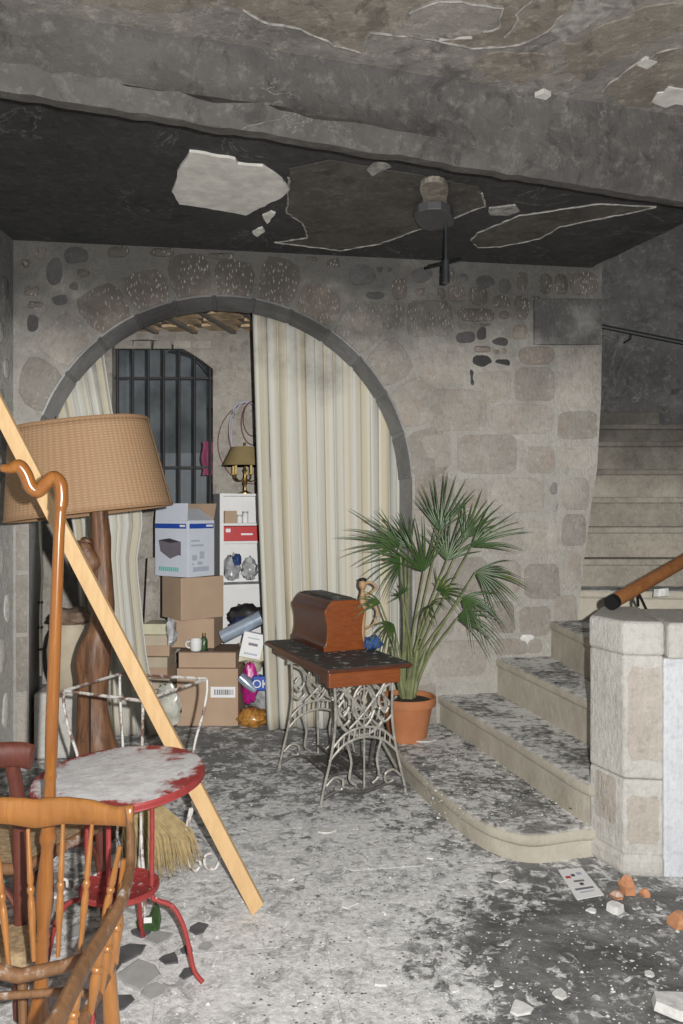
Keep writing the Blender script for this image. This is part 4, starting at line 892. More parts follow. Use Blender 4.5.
# coil of cable hanging on the far wall
hk = PD(262, 402, YB-.03); tag(MB().tube([hk, hk+Vector((0, .03, 0))], .01, 6).build('wall_hook', M['black_iron']), 'iron hook holding the cable coil', 'hook')
coil = thing('cable_coil', 'loose loops of dark cable hanging on the store room wall', 'cable', tuple(hk))
for k, (rx, rz, dx, mt) in enumerate(((.33, .38, -.08, 'cable_red'), (.15, .28, -.16, 'cable_red'), (.13, .25, -.17, 'ink_pale'), (.11, .20, -.08, 'cable_red'), (.14, .31, -.14, 'ink_pale'), (.09, .16, -.08, 'cable_red'))):
    MB().tube([hk+Vector((dx+rx*math.sin(a), -.008*k, -rz+rz*math.cos(a))) for a in [i*2*PI/36 for i in range(37)]], .006 if k else .005, 6, cap=False).build('loop', M[mt], coil, smooth=True)
# heap of bags right of the boxes
q = lambda px, py, d: PD(px, py, d)
def heap(name, label, cat, px, py, d, size, mat, seed, amp=.22, fr=2.5): return tag(blob(q(px, py, d), size, seed, 18, 12, amp, fr).build(name, M[mat], smooth=True), label, cat)
heap('food_bag', 'amber snack bag lying on the floor right of the boxes', 'bag', 252, 718, 6.0, (.12, .09, .075), 'amber', 31, .16, 3)
heap('grey_sack', 'grey plastic sack under the magenta packet', 'bag', 266, 695, 6.24, (.14, .1, .17), 'grey_plastic', 32)
heap('magenta_packet', 'magenta foil packet tucked beside the barcode box', 'packet', 250, 684, 6.06, (.06, .05, .155), 'magenta', 33, .2)
heap('cream_bag', 'cream plastic carrier bag in the heap below the white carton', 'bag', 254, 654, 6.2, (.11, .09, .13), 'cream_bag', 34, .3)
heap('dark_bag', 'black bin bag on top of the heap by the bookcase', 'bag', 247, 617, 6.35, (.16, .1, .10), 'black_plastic', 35, .18)
heap('navy_bag', 'navy blue bag between the bin bag and the silver roll', 'bag', 243, 624, 6.2, (.10, .06, .05), 'navy', 36, .3)
sp0, sp1 = q(222, 637, 6.05), q(262, 617, 6.05); sr = thing('silver_roll', 'silver blue roll lying slantwise on the heap', 'roll', tuple(lerp(sp0, sp1, .5))); MB().tube([sp0, sp1], .052, 16).build('tube', M['silver'], sr, smooth=True); MB().tube([sp0-(sp1-sp0)*.01, sp0], .040, 16).build('end_disc', M['white_grey'], sr)
wc = q(252, 645, 6.02); wb = thing('white_carton', 'small white carton tilted on the heap under the silver roll', 'box', tuple(wc)); MB().box(wc, (.16, .07, .19), rz=.15, ry=.22).build('body', M['paper'], wb, bevel=.003)
mw = Matrix.Translation(wc) @ Matrix.Rotation(.15, 4, 'Z') @ Matrix.Rotation(.22, 4, 'Y')
for x0, x1, za, zb, mt in ((-.045, .045, .05, .06, 'ink_pale'), (-.03, .04, .0, .02, 'ink_grey'), (-.05, .05, -.07, -.055, 'ink_pale')): MB().add([mw @ Vector(p) for p in ((x0, -.0362, za), (x1, -.0362, za), (x1, -.0362, zb), (x0, -.0362, zb))], [(0, 1, 2, 3)]).build('printed_line', M[mt], wb, solid=.001)
gp0, gp1 = q(240, 676, 5.98), q(256, 690, 5.98); tag(MB().tube([gp0, lerp(gp0, gp1, .5), gp1], [.05, .06, .045], 14, .7).build('clear_bottle', M['silver'], smooth=True), 'pale grey bottle lying across the magenta packet', 'bottle')
pkc = q(261, 683, 5.97); pk = thing('blue_packet', 'blue packet with white lettering at the curtain foot', 'packet', tuple(pkc)); MB().box(pkc, (.13, .05, .11), rz=.05).build('body', M['ink_blue'], pk, bevel=.012)
tx = bpy.data.curves.new('letters', 'FONT'); tx.body = 'OK'; tx.size = .085; tx.extrude = .001; tx.align_x = 'CENTER'; to = bpy.data.objects.new('letters_tmp', tx); C.objects.link(to)
bpy.context.view_layer.update(); dg = bpy.context.evaluated_depsgraph_get(); tm = bpy.data.meshes.new_from_object(to.evaluated_get(dg)); bpy.data.objects.remove(to)
tm.transform(Matrix.Translation((.0, -.027, -.03)) @ Matrix.Rotation(PI/2, 4, 'X')); tm.materials.clear(); tm.materials.append(M['paper']); link('lettering', tm, pk, tuple(pkc))
# ---- wicker lamp on driftwood
LD = 4.0
lb = PD(97, 0, LD); lb.z = 0
lamp = thing('driftwood_lamp', 'floor lamp with a wide wicker shade on a gnarled driftwood trunk', 'lamp', tuple(lb))
yl = [500, 515, 538, 556, 576, 601, 627, 645, 660, 678, 703, 728, 746, 790, 832]; xl = [91, 91, 91, 91, 93, 94, 90, 80, 76, 79, 79, 79, 77, 72, 66]; xr_ = [107, 107, 110, 110, 112, 113, 112, 111, 110, 109, 108, 112, 117, 121, 126]
rings = []; noise.seed_set(9)
for j in range(46):
    y_ = lerp(500, 832, j/45); a, b = interp(yl, xl, y_), interp(yl, xr_, y_); c = PD((a+b)/2, y_, LD); r = (b-a)/2/F*LD; ring = []
    for k in range(22):
        th = 2*PI*k/22; v = Vector((math.cos(th)*2.2, math.sin(th)*2.2, c.z*2.4)); s = 1+.22*noise.noise(v)+.08*noise.noise(v*3)+.06*math.sin(5*th+c.z*4)
        ring.append(Vector((c.x+r*s*math.cos(th), c.y+r*.85*s*math.sin(th), max(0, c.z))))
    rings.append(ring)
MB().loft(rings).build('trunk', M['drift'], lamp, smooth=2)
kn = PD(86, 548, LD); MB().tube(spline([PD(95, 566, LD), PD(88, 556, LD-.03), PD(85, 546, LD-.04), PD(88, 538, LD-.03)]), [.05, .052, .055, .055, .055, .055, .05, .05, .048, .048, .045, .045, .042, .04, .04, .036, .036, .034, .032, .03, .03, .03, .025, .02, .01][:25], 12).build('knot_branch', M['drift'], lamp, smooth=True)
MB().tube([PD(90, 684, LD-.105), PD(90, 760, LD-.12)], .011, 6, .3).build('metal_strip', M['steel'], lamp)
sc_ = PD(85, 470, LD); sh = []
SR = Matrix.Rotation(math.radians(6.5), 3, 'Y').transposed()
m = MB(); nu = 96
def shp(a, v, dr=0):
    rx = lerp(.405, .335, v)-dr; ry = lerp(.30, .25, v)-dr; th = 2*PI*a; ee = .86
    cx_ = math.copysign(abs(math.cos(th))**ee, math.cos(th)); sy_ = math.copysign(abs(math.sin(th))**ee, math.sin(th))
    z = lerp(-.215, .225, v); p = Vector((rx*cx_, ry*sy_, z)); return sc_+SR @ Vector((p.x, p.y, z)) if True else p
m.grid(lambda a, b: shp(a, b), nu, 12, lambda a, b: (a*3, b))
shd = m.build('shade', M['wicker'], lamp, smooth=2, solid=.006)
for v in (0, 1): MB().tube([shp(a/nu, v) for a in range(nu+1)], .0075, 6, cap=False).build('rim', M['wicker'], shd, smooth=True)
MB().tube([PD(98, 505, LD), sc_+Zv*.12], .012, 8).build('lamp_socket', M['brass'], lamp)
spk = MB()
for k in range(3): spk.tube([sc_+Zv*.1, shp(k/3+.1, .72)], .004, 5)
spk.build('shade_spider', M['black_iron'], lamp)
# ---- pine plank leaning
p0 = FL(258, 913); p1 = PD(0, 412, 2.92); dv = (p1-p0).normalized(); p0.z = 0; L = 3.2; ln = (ZB-.03)/dv.z
ax = dv.cross(Vector((0, 1, 0))).normalized(); ay = dv.cross(ax).normalized(); m = MB()
a_, b_ = ax*.025, ay*.014; pe = p0+dv*ln
m.add([p0-a_-b_+Zv*.03, p0+a_-b_+Zv*.005, p0+a_+b_+Zv*.005, p0-a_+b_+Zv*.03, pe-a_-b_, pe+a_-b_, pe+a_+b_, pe-a_+b_], [(0,3,2,1),(4,5,6,7),(0,1,5,4),(1,2,6,5),(2,3,7,6),(3,0,4,7)])
tag(m.build('pine_plank', M['pine'], bevel=.003), 'raw pine batten leaning diagonally from the floor across the lamp', 'plank')
# ---- turned wooden staff with crook
SD = 2.36
st_c = PD(36, 0, SD); st_c.z = 0
stf = thing('crook_staff', 'tall amber turned staff with an S-shaped crook behind the spindle chair', 'staff', tuple(st_c))
ks = SD/F
shx = [(61, 500, 6.2), (61, 506, 6.4), (61, 508, 5.4), (60.5, 512, 5.4), (59, 535, 5.4), (55, 640, 6.0), (52, 720, 6.3), (51, 762, 6.0), (50.5, 772, 5.2), (50.4, 777, 6.4), (50.3, 781, 5.4), (50, 792, 6.0), (49, 812, 5.6), (48, 828, 6.6), (48, 836, 8.2), (47.8, 840, 8.4), (47.6, 844, 6.8), (47, 852, 6.0), (46, 868, 7.2), (45, 890, 8.8), (44.5, 906, 8.6), (43.5, 924, 6.4), (43, 931, 5.6), (43, 936, 7.0), (43, 939, 6.0), (42.5, 944, 7.0), (42, 950, 6.2), (41, 990, 7.2), (38.5, 1014, 10), (38, 1024, 10.5), (37, 1050, 9)]
pts = [PD(x, y_, SD) for x, y_, r in shx]; pts.append(PD(36.5, 1054, SD)); rs = [r*ks for *_, r in shx]+[8*ks]
pts[-1].z = 0.0
MB().tube(pts, rs, 20).build('shaft', M['staff'], stf, smooth=True)
hk_ = spline([PD(x, y_, SD-.03*(1-min(1, k/5))) for k, (x, y_) in enumerate(((1, 468), (10, 468.5), (19, 466), (25.5, 474), (31, 487), (38.5, 491), (46, 483), (53.5, 477.5), (60, 483), (61.6, 495), (61, 506)))], 7)
MB().tube(hk_, [lerp(3.4, 6.8, min(1, i/14))*ks for i in range(len(hk_))], 16).build('crook', M['staff'], stf, smooth=True)
# ---- spindle-back armchair in the foreground
wx = Vector((-.82, 2.08, 0))
ch = thing('spindle_armchair', 'honey-coloured spindle-back armchair in the foreground with worn brown arms', 'chair', tuple(wx+Vector((0, -.25, 0))))
def curveback(x): return 2.085-.10*(1-((x+.82)/.29)**2)*-1*.6           # the back bows away from the sitter
def zc_top(px): return interp([-90, 0, 30, 44, 66, 92, 116, 124, 134], [820, 811, 801.5, 798, 797, 800, 807, 806, 805], px)
def zc_bot(px): return interp([-90, 0, 29, 64, 116, 134], [846, 838, 830, 824, 826, 828], px)
rings = []
for k in range(31):
    x = lerp(-1.115, -.545, k/30); xm = x if x > -.82 else -1.64-x; y_ = curveback(x); px = CX+xm/y_*F*1.0
    yt, yb = zc_top(px), zc_bot(px); zt_, zb_ = EYE-(yt-HZ)/F*y_, EYE-(yb-HZ)/F*y_; h = .011
    rings.append([Vector((x, y_-h, zb_+.006)), Vector((x, y_-h-.002, (zt_+zb_)/2)), Vector((x, y_-h, zt_-.008)), Vector((x, y_-h*.4, zt_)), Vector((x, y_+h*.4, zt_)), Vector((x, y_+h, zt_-.008)), Vector((x, y_+h, zb_+.006)), Vector((x, y_, zb_))])
MB().loft(rings).build('crest_rail', M['gold_wood'], ch, smooth=2)
SZ = .47
def spindle(a, b, r=.0075, name='spindle', mat='gold_wood'):
    L = (b-a).length; prof_ = [(0, .72), (.12, .8), (.3, 1.0), (.40, 1.12), (.435, .8), (.45, 1.25), (.47, 1.35), (.49, 1.2), (.505, .85), (.56, 1.25), (.66, 1.3), (.8, .95), (1, .75)]
    return MB().tube([lerp(a, b, t) for t, _ in prof_], [r*k for _, k in prof_], 12).build(name, M[mat], ch, smooth=True)
for (pt, pb_) in (((28, 829), (34, 961)), ((63, 824), (58, 957)), ((92, 824), (80, 953)), ((-4, 836), (9, 968))):
    a = PD(*pt, 2.11); b = PD(*pb_, 2.05); spindle(a, b)
for x in (-.93, -1.01, -1.08): spindle(Vector((x, 2.1, .80)), Vector((x+.02, 2.05, SZ)))
for sgn in (1, -1):
    mx = lambda v: v if sgn == 1 else Vector((-1.64-v.x, v.y, v.z))
    arm = [PD(127, 808, 2.10), PD(130, 824, 2.09), PD(131, 845, 2.06), PD(130, 868, 2.02), PD(123, 898, 1.90), PD(106, 930, 1.795), PD(88, 959, 1.68), PD(72, 990, 1.565), PD(57, 1020, 1.48), Vector((-.53, 1.40, .66))]
    arm = spline([mx(p) for p in arm], 5); n_ = len(arm)
    MB().tube(arm, [interp([0, 6, 14, 24, n_], [.013, .017, .019, .022, .026], i) for i in range(n_)], 12, .62, up=Vector((1, 0, 0))).build('arm', M['gold_wood_dusty'], ch, smooth=True)
    for k, (ya, zb_) in enumerate(((2.0, 2.0), (1.93, 1.95), (1.85, 1.88), (1.77, 1.80), (1.62, 1.64), (1.48, 1.5))):
        za = interp([1.4, 1.8, 1.9, 2.02], [.665, .68, .69, .74], ya)
        spindle(mx(Vector((-.528 if k else -.545, ya, za))), mx(Vector((-.565, zb_, SZ))), .0095)
spindle(PD(120, 846, 2.05), PD(100, 940, 2.03), .008)
def rail(pts, r, name, mat, sy=1, up=Vector((0, 0, 1))): return MB().tube(pts, r, 10, sy, up=up).build(name, M[mat], ch, smooth=True)
rail([Vector((-1.07, 1.98, SZ-.01)), Vector((-.98, 2.03, SZ-.008)), PD(20, 976, 2.045), PD(60, 967, 2.05), Vector((-.585, 2.05, SZ+.008))], [.019, .019, .019, .017, .014], 'rear_seat_rail', 'gold_wood_dusty')
rail([Vector((-1.05, 2.0, .375)), PD(0, 996, 2.03), PD(70, 991, 2.03), Vector((-.60, 2.01, .385))], .010, 'rear_stretcher', 'gold_wood_dusty')
for x in (-1.065, -.575): rail([Vector((x, 2.02, SZ)), Vector((x, 1.45, SZ))], .015, 'side_seat_rail', 'gold_wood_dusty')
rail([Vector((-1.08, 1.44, SZ)), Vector((-.56, 1.44, SZ))], .022, 'front_seat_rail', 'gold_wood_dusty')
for x, y_, dx, dy in ((-1.06, 1.99, -.01, .05), (-.58, 1.99, .01, .05), (-1.07, 1.45, -.03, -.04), (-.57, 1.45, .03, -.04)):
    MB().tube([Vector((x, y_, SZ+.01)), Vector((x+dx*.4, y_+dy*.4, .3)), Vector((x+dx*.5, y_+dy*.5, .22)), Vector((x+dx, y_+dy, 0))], [.017, .021, .024, .014], 12).build('leg', M['gold_wood'], ch, smooth=True)
# ---- reddish bentwood chair behind it
bw = thing('bentwood_chair', 'dark red bentwood chair behind the spindle chair at the left edge', 'chair', (-1.22, 2.72, 0))
bp = Vector((-1.015, 2.53, 0)); bl_ = bp+Vector((-.40, .02, 0)); fr0 = Vector((-.875, 2.90, 0)); fl0 = fr0+Vector((-.46, .06, 0))
for P_ in (bp, bl_): MB().tube(spline([P_+Vector((.0, .0, 0)), P_+Zv*.2, P_+Zv*.45, P_+Vector((0, -.02, .7)), P_+Vector((-.015, -.05, .85))], 5), .022, 12).build('rear_leg', M['red_wood'], bw, smooth=True)
crr = spline([bl_+Vector((-.06, -.055, .84)), bl_+Vector((.0, -.05, .85)), lerp(bl_, bp, .5)+Vector((0, -.10, .85)), bp+Vector((.0, -.055, .85)), bp+Vector((.045, -.05, .842)), bp+Vector((.058, -.05, .84))], 5)
MB().tube(crr, [.028]+[.040]*(len(crr)-3)+[.036, .018], 14, .55, up=Vector((0, 1, 0))).build('crest_rail', M['red_wood'], bw, smooth=True)
sz_ = .47
MB().tube(spline([bp+Zv*sz_, lerp(bp, fr0, .5)+Zv*(sz_+.0)+Vector((.01, 0, 0)), fr0+Zv*(sz_+.005), lerp(fr0, fl0, .5)+Vector((0, .03, sz_)), fl0+Zv*sz_, bl_+Zv*sz_, lerp(bl_, bp, .5)+Zv*sz_, bp+Zv*sz_], 4), .017, 10, 1.1).build('seat_frame', M['gold_wood_dusty'], bw, smooth=True)
for P_ in (fr0, fl0): MB().tube([P_+Zv*(sz_+.0), P_+Vector((.006, .006, .3)), P_+Vector((.02, .02, 0))], [.019, .021, .014], 12).build('front_leg', M['red_wood'], bw, smooth=True)
for a, b in ((bp, fr0), (bp, bl_), (fr0, bp), (fr0, fl0)):
    d_ = (b-a).normalized(); MB().tube(spline([a+Zv*.28, a+d_*.02+Zv*.36, a+d_*.07+Zv*.42, a+d_*.15+Zv*.455], 4), .010, 8).build('curved_brace', M['red_wood'], bw, smooth=True)
prism([(p.x, p.y) for p in (bp+Vector((-.015, .02, 0)), fr0+Vector((-.02, -.01, 0)), fl0+Vector((.02, -.01, 0)), bl_+Vector((.015, .02, 0)))], sz_-.008, sz_+.008).build('seat', M['rush'], bw)
# low rush stool seen through the spindles
rs_ = FL(20, 947, .30); stl = thing('rush_stool', 'low stool with a rough woven rush top seen through the chair spindles', 'stool', (rs_.x-.06, rs_.y+.05, 0))
MB().box((rs_.x-.06, rs_.y+.05, .275), (.20, .20, .05)).build('seat', M['rush'], stl, bevel=.02)
for sx in (-1, 1):
    for sy in (-1, 1): MB().tube([(rs_.x-.06+sx*.075, rs_.y+.05+sy*.075, .26), (rs_.x-.06+sx*.085, rs_.y+.05+sy*.085, 0)], .013, 8).build('leg', M['gold_wood_dusty'], stl, smooth=True)
# ---- red round table
RT = Vector((-.755, 2.72, 0)); RZ = EYE-(775-HZ)/F*2.72
M['red_top'] = m_redpaint('dusty_red_table_paint', .3, 7, (RT.x, RT.y))
rt = thing('round_red_table', 'small round red metal table thick with white dust', 'table', tuple(RT))
TM = Matrix.Rotation(math.radians(-2.5), 3, 'Y') @ Matrix.Rotation(math.radians(3.0), 3, 'X')
MB().lathe([(0, -.006), (.27, -.006), (.282, -.012), (.286, -.022), (.282, -.024), (.287, -.004), (.283, .003), (.275, .004), (0, .004)], RT+Zv*RZ, 56, TM).build('table_top', M['red_top'], rt, smooth=True)
SZ2 = EYE-(886-HZ)/F*2.72
MB().lathe([(0, -.004), (.125, -.004), (.132, -.010), (.134, .004), (.128, .008), (.12, .003), (0, .003)], RT+Zv*SZ2, 40).build('lower_shelf', M['red_metal'], rt, smooth=True)
for k in range(8):
    a = k*PI/4; MB().lathe([(0, .004), (.012, .0045), (.010, .006), (0, .006)], RT+Vector((.075*math.cos(a), .075*math.sin(a), SZ2)), 8).build('flower_boss', M['red_metal'], rt)
for k in range(4):
    a = k*PI/2-.04; d_ = Vector((math.cos(a), math.sin(a), 0))
    MB().tube(spline([RT+d_*.112+Zv*(RZ-.01), RT+d_*.112+Zv*.5, RT+d_*.112+Zv*(SZ2-.02), RT+d_*.13+Zv*(SZ2-.045), RT+d_*.18+Zv*(SZ2-.065), RT+d_*.215+Zv*(SZ2-.12), RT+d_*.235+Zv*.14, RT+d_*.255+Zv*.05, RT+d_*.285+Zv*.008], 6), .0085, 8).build('leg', M['red_metal'], rt, smooth=True)
# ---- rusty white metal frame
z9 = .86
cor = [FL(143, 701, z9), FL(64, 691, z9), FL(120, 674, z9), FL(207, 679, z9)]; cc = sum(cor, Vector())/4
wf = thing('metal_stand', 'topless white metal stand with flaking rust and scrolled feet behind the red table', 'stand', (cc.x, cc.y, 0))
for i in range(4):
    a, b = cor[i], cor[(i+1) % 4]; MB().tube([a, b], .0085, 4, .8).build('top_rail', M['rust_white'], wf)
for i, p in enumerate(cor):
    o = (p-cc); o.z = 0; o.normalize(); g = Vector((p.x, p.y, 0))
    lg = MB().tube(spline([p, g+o*.0+Zv*.80, g-o*.02+Zv*.70, g-o*.055+Zv*.58, g-o*.07+Zv*.45, g-o*.06+Zv*.33, g-o*.085+Zv*.22, g-o*.11+Zv*.17], 5), .0085, 8, .7).build('leg', M['rust_white'], wf, smooth=True)
    sc = [g-o*.07+Zv*.33, g-o*.02+Zv*.24, g+o*.04+Zv*.17, g+o*.065+Zv*.09, g+o*.04+Zv*.015, g-o*.005+Zv*.03, g-o*.01+Zv*.075, g+o*.02+Zv*.085]
    MB().tube(spline(sc, 5), .0065, 7).build('scroll_foot', M['rust_white'], lg, smooth=True)
    MB().tube(spline([g-o*.075+Zv*.3, g-o*.10+Zv*.16, g-o*.08+Zv*.05, g-o*.05+Zv*.02, g-o*.03+Zv*.05, g-o*.05+Zv*.07], 5), .006, 7).build('scroll_foot', M['rust_white'], lg, smooth=True)
# ---- straw broom head
bh = Vector((PD(145, 0, 3.5).x, 3.50, 0)); br_ = thing('straw_broom', 'straw broom head resting on the floor under the red table', 'broom', tuple(bh))
random.seed(33); m = MB(); top_ = PD(138, 800, 3.48)
for k in range(420):
    a = random.uniform(-1, 1); b = random.uniform(-1, 1); tp = top_+Vector((a*.05, b*.04, random.uniform(-.02, .02)))
    e = Vector((lerp(top_.x, bh.x, .5)+.11+a*.16+random.uniform(-.02, .02), 3.48+b*.08, 0)); ll = random.uniform(.86, 1.0); mid = lerp(tp, e, .5)+Vector((.03+a*.035, 0, .03))
    e = lerp(tp, e, ll); e.z = max(.003, e.z+abs(a)*.05*(a > 0)); w_ = Vector((.0022, .001, 0)); m.add([tp-w_, tp+w_, mid-w_, mid+w_, e], [(0, 1, 3, 2), (2, 3, 4)])
st_ = m.build('bristles', M['straw'], br_); st_['kind'] = 'stuff'
MB().lathe([(.02, .1), (.045, .06), (.06, .0), (.06, -.05), (.055, -.06)], top_, 16).build('binding', M['straw'], br_, smooth=True)
gg = thing('green_glass', 'broken green glass piece with a white spot under the red table', 'glass', tuple(FL(150, 930)))
c = FL(150, 930); MB().add([c+Vector((-.045, 0, 0)), c+Vector((.035, -.01, 0)), c+Vector((.042, 0, .04)), c+Vector((.035, .0, .085)), c+Vector((.018, .01, .10)), c+Vector((.0, .01, .055)), c+Vector((-.055, .01, .03))], [(0, 1, 2, 3, 4, 5, 6)]).build('shard', M['green'], gg, solid=.012)
MB().box(c+Vector((-.005, -.014, .045)), (.03, .006, .02), rz=.1).build('white_spot', M['paper'], gg)
# ---- ceiling fitting
cf = FL(435, 200, ZC); fit = thing('ceiling_fitting', 'burnt ceiling lamp mount with a black iron rod and crossbar', 'ceiling fitting', (cf.x, cf.y, ZC-.45))
def cpx(pts, z): return [FL(x, y_, z) for x, y_ in pts]
def slab(pts, z0, z1, mat, name):
    P_ = chaikin([Vector((p.x, p.y, 0)) for p in pts], 1); return prism([(p.x, p.y) for p in P_], z0, z1).build(name, mat, fit, bevel=.004)
slab(cpx(((421,178),(436,175),(447,179),(449,186),(446,195),(449,205),(452,212),(420,212),(420,204),(424,196),(419,186)), ZC), ZC-.03, ZC+.002, M['flake_near'], 'plaster_boss')
q0 = cpx(((412,214),(421,207),(448,206),(456,222),(446,226),(424,230)), ZC-.06); slab(q0, ZC-.075, ZC-.028, M['mount'], 'mount_plate')
rod0 = FL(446, 222, ZC-.07); rb_ = Vector((rod0.x, rod0.y, PD(445, 283, rod0.y).z))
MB().tube([rod0+Zv*.06, rb_+Zv*.1], .009, 8).build('rod', M['steel'], fit, smooth=True); MB().tube([rb_+Zv*.13, rb_+Zv*.0], [.018, .022], 12).build('lamp_socket', M['steel'], fit, smooth=True)
MB().tube([rb_+Vector((-.11, -.05, .08)), rb_+Vector((.09, .05, .155))], .010, 6).build('crossbar', M['black_iron'], fit)
# ---- pottery jar on a plinth at the arch's left foot, red cloth, cable
tag(MB().box((-1.80, 5.36, .215), (.42, .36, .43), rz=.12).build('stone_plinth', M['pillar'], bevel=.02), 'low stone plinth at the left foot of the arch', 'plinth')
jr = Vector((-1.80, 5.33, .431)); jar = thing('pottery_jar', 'pale pottery jar with a cloth lid on the stone plinth', 'jar', tuple(jr))
MB().lathe([(0, 0), (.10, 0), (.115, .02), (.15, .14), (.158, .26), (.14, .36), (.115, .41), (.118, .43), (.10, .43)], jr, 32).build('body', M['jar'], jar, smooth=True)
blob(jr+Zv*.47, (.13, .13, .06), 6, 20, 10, .25, 3).build('cloth_lid', M['card_dark'], jar, smooth=True)
def rc(a, b): return W(uof(lerp(46, 64, a))+.10, lerp(2.0, 2.62, b), -.30+.02*math.sin(a*12))
tag(MB().grid(rc, 12, 8).build('red_cloth', M['redcloth'], solid=.006), 'dark red patterned cloth hanging behind the left of the arch', 'cloth')
wr = thing('wall_cable', 'pale cable clipped down the left arch jamb', 'cable', tuple(W(-1.96, .7, .02)))
MB().tube(spline([W(-1.965, 1.62, .03), W(-1.955, 1.4, .035), W(-1.945, 1.2, .03), W(-1.955, .95, .035), W(-1.957, .55, .03)], 6), .007, 6).build('cable', M['cable'], wr, smooth=True)
for z in (1.02, .86, .72): MB().box(W(-1.957, z, .03), (.03, .02, .014)).build('clip', M['black_iron'], wr)
# ================================================================== DEBRIS
random.seed(77)
def chip(c, r, h, mat, name, label, cat, group, n=7, sx=1.0, tilt=.12, el=1.0):
    a0 = random.random()*6; P_ = []
    for i in range(n):
        a = a0+2*PI*i/n+random.uniform(-.25, .25); q_ = r*random.uniform(.65, 1.15); P_.append(Vector((math.cos(a)*q_*sx, math.sin(a)*q_*el, 0)))
    R_ = Matrix.Rotation(random.uniform(-tilt, tilt), 3, 'X') @ Matrix.Rotation(random.uniform(-tilt, tilt), 3, 'Y')
    zmin = min((R_ @ p).z for p in P_); z_ = c.z-zmin+.001
    lo = [Vector((c.x, c.y, z_))+R_ @ p for p in P_]; hi = [Vector((c.x, c.y, z_+h))+R_ @ (p*.9) for p in P_]
    o = MB().loft([lo, hi]).build(name, mat); tag(o, label, cat, group); return o
for px, py, r, dk, lb in ((128,955,.075,1,'dark shard left of the red table foot, the largest of its cluster'),(158,938,.06,0,'grey shard just behind the curved red leg'),(197,930,.045,1,'dark shard right of the curved red leg'),(142,978,.085,0,'broad pale grey shard lower left of the red foot'),
  (110,966,.06,1,'dark shard by the right arm spindles of the chair'),(168,960,.05,1,'dark shard touching the inside of the red leg'),(122,1002,.06,1,'dark shard at the bottom edge beside the chair arm'),(156,992,.06,0,'grey shard between the red foot and bottom edge'),(186,952,.03,1,'narrow dark shard close to the red leg bend'),
  (205,948,.03,0,'small grey shard outside the red leg'),(188,975,.035,1,'small dark shard above the red foot tip'),(75,935,.06,0,'grey shard seen between the middle chair spindles'),(92,905,.05,1,'dark shard seen through the spindles below the red shelf'),(140,932,.045,1,'dark shard beside the green glass')):
    chip(FL(px, py), r, .004, M['dark_card'] if dk else M['grey_flake'], 'plaster_shard', lb, 'plaster shard', 'thin grey shards below the red table', 6, tilt=.12)
for px, py, r, lb in ((326,832,.05,'pale flat chip in front of the sewing table front foot'),(500,880,.045,'white chip lying below the curved step'),(548,857,.025,'small chip against the curved step riser'),(348,905,.04,'flat chip right of the batten foot'),(430,858,.025,'chip on the floor left of the curved step'),(520,1010,.045,'white chip near the bottom edge, largest there'),
  (560,995,.03,'chip right of the largest one at the bottom edge'),(455,990,.02,'small chip left of the largest one at the bottom'),(498,985,.02,'small chip above the largest one at the bottom'),(592,912,.022,'chip just below the printed card'),(380,985,.025,'chip in the white dust at the bottom centre'),(300,1000,.02,'small chip in the white dust at bottom left'),(650,975,.02,'small chip left of the corner lump'),(290,880,.02,'small chip above and right of the batten foot')):
    chip(FL(px, py), r, random.uniform(.003, .008), M['white_flake'], 'plaster_chip', lb, 'plaster chip', 'white plaster chips on the floor', 7)
chip(FL(680, 1012), .08, .03, M['white_flake'], 'plaster_slab', 'large white plaster lump at the bottom right corner', 'plaster lump', None, 8)
chip(FL(614, 912), .035, .03, M['white_flake'], 'plaster_lump', 'white lump in front of the brick pieces by the pillar', 'plaster lump', None, 7)
for (px, py, r, h, lb) in ((628, 893, .034, .075, 'tall orange broken brick piece at the pillar foot'), (617, 898, .026, .03, 'small brick piece left of the tall one'), (645, 896, .022, .03, 'small brick fragment right of the tall brick piece'), (680, 925, .05, .05, 'orange brick chunk at the right edge of the floor')):
    tag(MB().loft([[FL(px, py)+Vector((r*math.cos(a*1.256+.4)*random.uniform(.8, 1.2)*s, r*math.sin(a*1.256+.4)*random.uniform(.8, 1.2)*s, z)) for a in range(5)] for s, z in ((1, .001), (1.05, h*.5), (.45, h))]).build('brick_piece', M['brick']), lb, 'brick', 'broken brick by the pillar')
cdp = [FL(x, y_) for x, y_ in ((558, 871), (582, 869), (604, 896), (577, 901))]; cd = thing('printed_card', 'white printed card lying on the floor before the curved step', 'card', tuple(sum(cdp, Vector())/4))
MB().loft([[p+Zv*.003 for p in cdp], [p+Zv*.006 for p in cdp]]).build('sheet', M['paper'], cd)
def cdq(u, v): return lerp(lerp(cdp[0], cdp[1], u), lerp(cdp[3], cdp[2], u), v)+Zv*.0065
for u0, u1, v0, v1, mt in ((.1, .3, .25, .33, 'red_card'), (.35, .5, .2, .28, 'ink_dark'), (.6, .8, .15, .25, 'ink_pale'), (.3, .7, .42, .48, 'ink_grey'), (.45, .6, .52, .6, 'ink_dark'), (.15, .85, .68, .74, 'ink_grey'), (.25, .8, .80, .84, 'ink_pale')):
    MB().add([cdq(u0, v0), cdq(u1, v0), cdq(u1, v1), cdq(u0, v1)], [(0, 1, 2, 3)]).build('printed_line', M[mt], cd, solid=.0006)
zst = [.136, .33, .576]
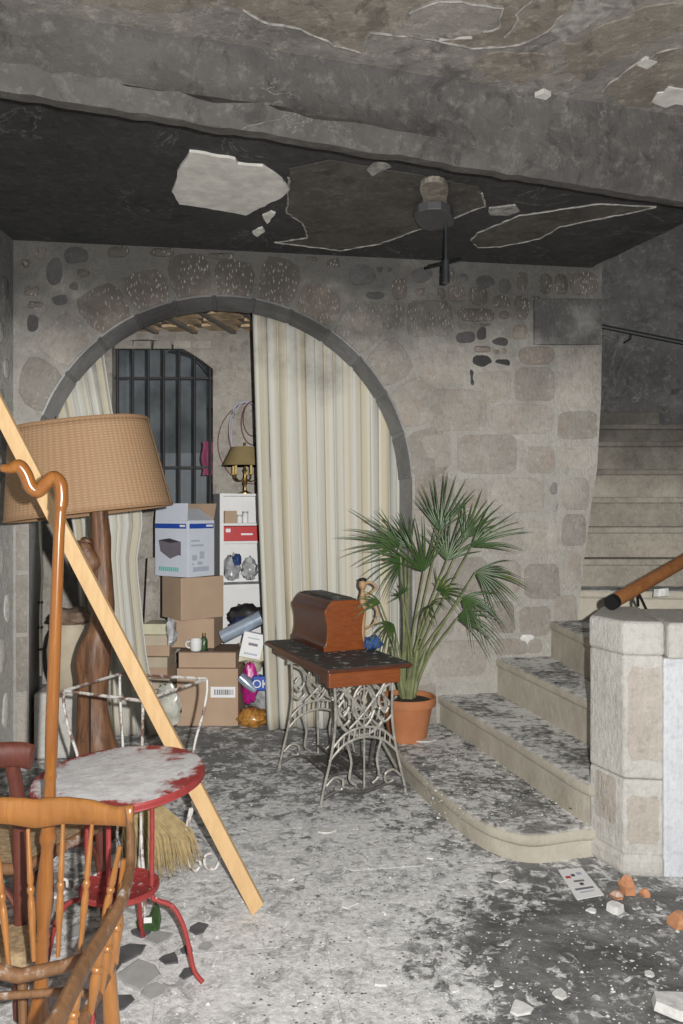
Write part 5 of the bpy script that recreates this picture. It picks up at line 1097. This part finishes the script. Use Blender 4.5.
for px, py, r, lb in ((553,793,.03,'charred flake on the lowest step, at the back of its cluster'),(563,803,.035,'charred flake in the middle of the cluster by the pillar'),(574,813,.038,'charred flake nearest the pillar on the lowest step'),(541,790,.022,'small charred flake leftmost in the cluster by the pillar'),(470,748,.045,'charred flake alone below the second step'),(448,737,.025,'small charred flake right of the plaster sheet by the pot')):
    chip(FL(px, py, zst[0]), r, .006, M['dark_card'], 'charred_flake', lb, 'flake', 'charred flakes on the lowest step', 6, tilt=.35)
chip(FL(425, 742, zst[0]), .09, .008, M['white_flake'], 'plaster_sheet', 'broad white plaster sheet in front of the terracotta pot', 'plaster sheet', None, 8)
chip(FL(415, 738, zst[0]), .05, .014, M['white_flake'], 'plaster_sheet', 'smaller plaster sheet touching the terracotta pot', 'plaster sheet', None, 7)
chip(FL(662, 597, zs[4]), .05, .05, M['white_flake'], 'plaster_lump', 'pale lump on the upper step behind the handrail', 'plaster lump', None, 7)
# crumbs nobody could count
m = MB()
for k in range(3200):
    if random.random() < .7: px, py, z_ = random.uniform(90, 683), random.uniform(740, 1024), 0; p = FL(px, py)
    else:
        p = FL(random.uniform(420, 590), random.uniform(720, 820), zst[0]); 
    if p.y > 3.3 and p.x > .75 and p.z < .1: continue
    r = random.uniform(.0015, .006)*(1 if random.random() < .9 else 1.9); h = r*random.uniform(.3, .8); a0 = random.random()*6
    q_ = [Vector((p.x+r*math.cos(a0+i*1.571)*random.uniform(.6, 1.2), p.y+r*math.sin(a0+i*1.571)*random.uniform(.6, 1.2), p.z)) for i in range(4)]
    m.add(q_+[Vector((p.x, p.y, p.z+h))], [(0, 1, 4), (1, 2, 4), (2, 3, 4), (3, 0, 4)])
cr = m.build('plaster_crumbs', M['white_flake'], origin=(0, 3, 0)); cr['label'] = 'fine white plaster crumbs scattered over the floor and steps'; cr['category'] = 'debris'; cr['kind'] = 'stuff'
m = MB()
for k in range(900):
    p = FL(random.uniform(250, 683), random.uniform(760, 1024))
    if p.y > 3.3 and p.x > .75: continue
    r = random.uniform(.002, .008); h = r*.5; a0 = random.random()*6
    q_ = [Vector((p.x+r*math.cos(a0+i*1.571), p.y+r*.7*math.sin(a0+i*1.571), 0)) for i in range(4)]; m.add(q_+[Vector((p.x, p.y, h))], [(0, 1, 4), (1, 2, 4), (2, 3, 4), (3, 0, 4)])
cr = m.build('charred_crumbs', M['dark_card'], origin=(0, 3, 0)); cr['label'] = 'small charred crumbs scattered over the floor'; cr['category'] = 'debris'; cr['kind'] = 'stuff'
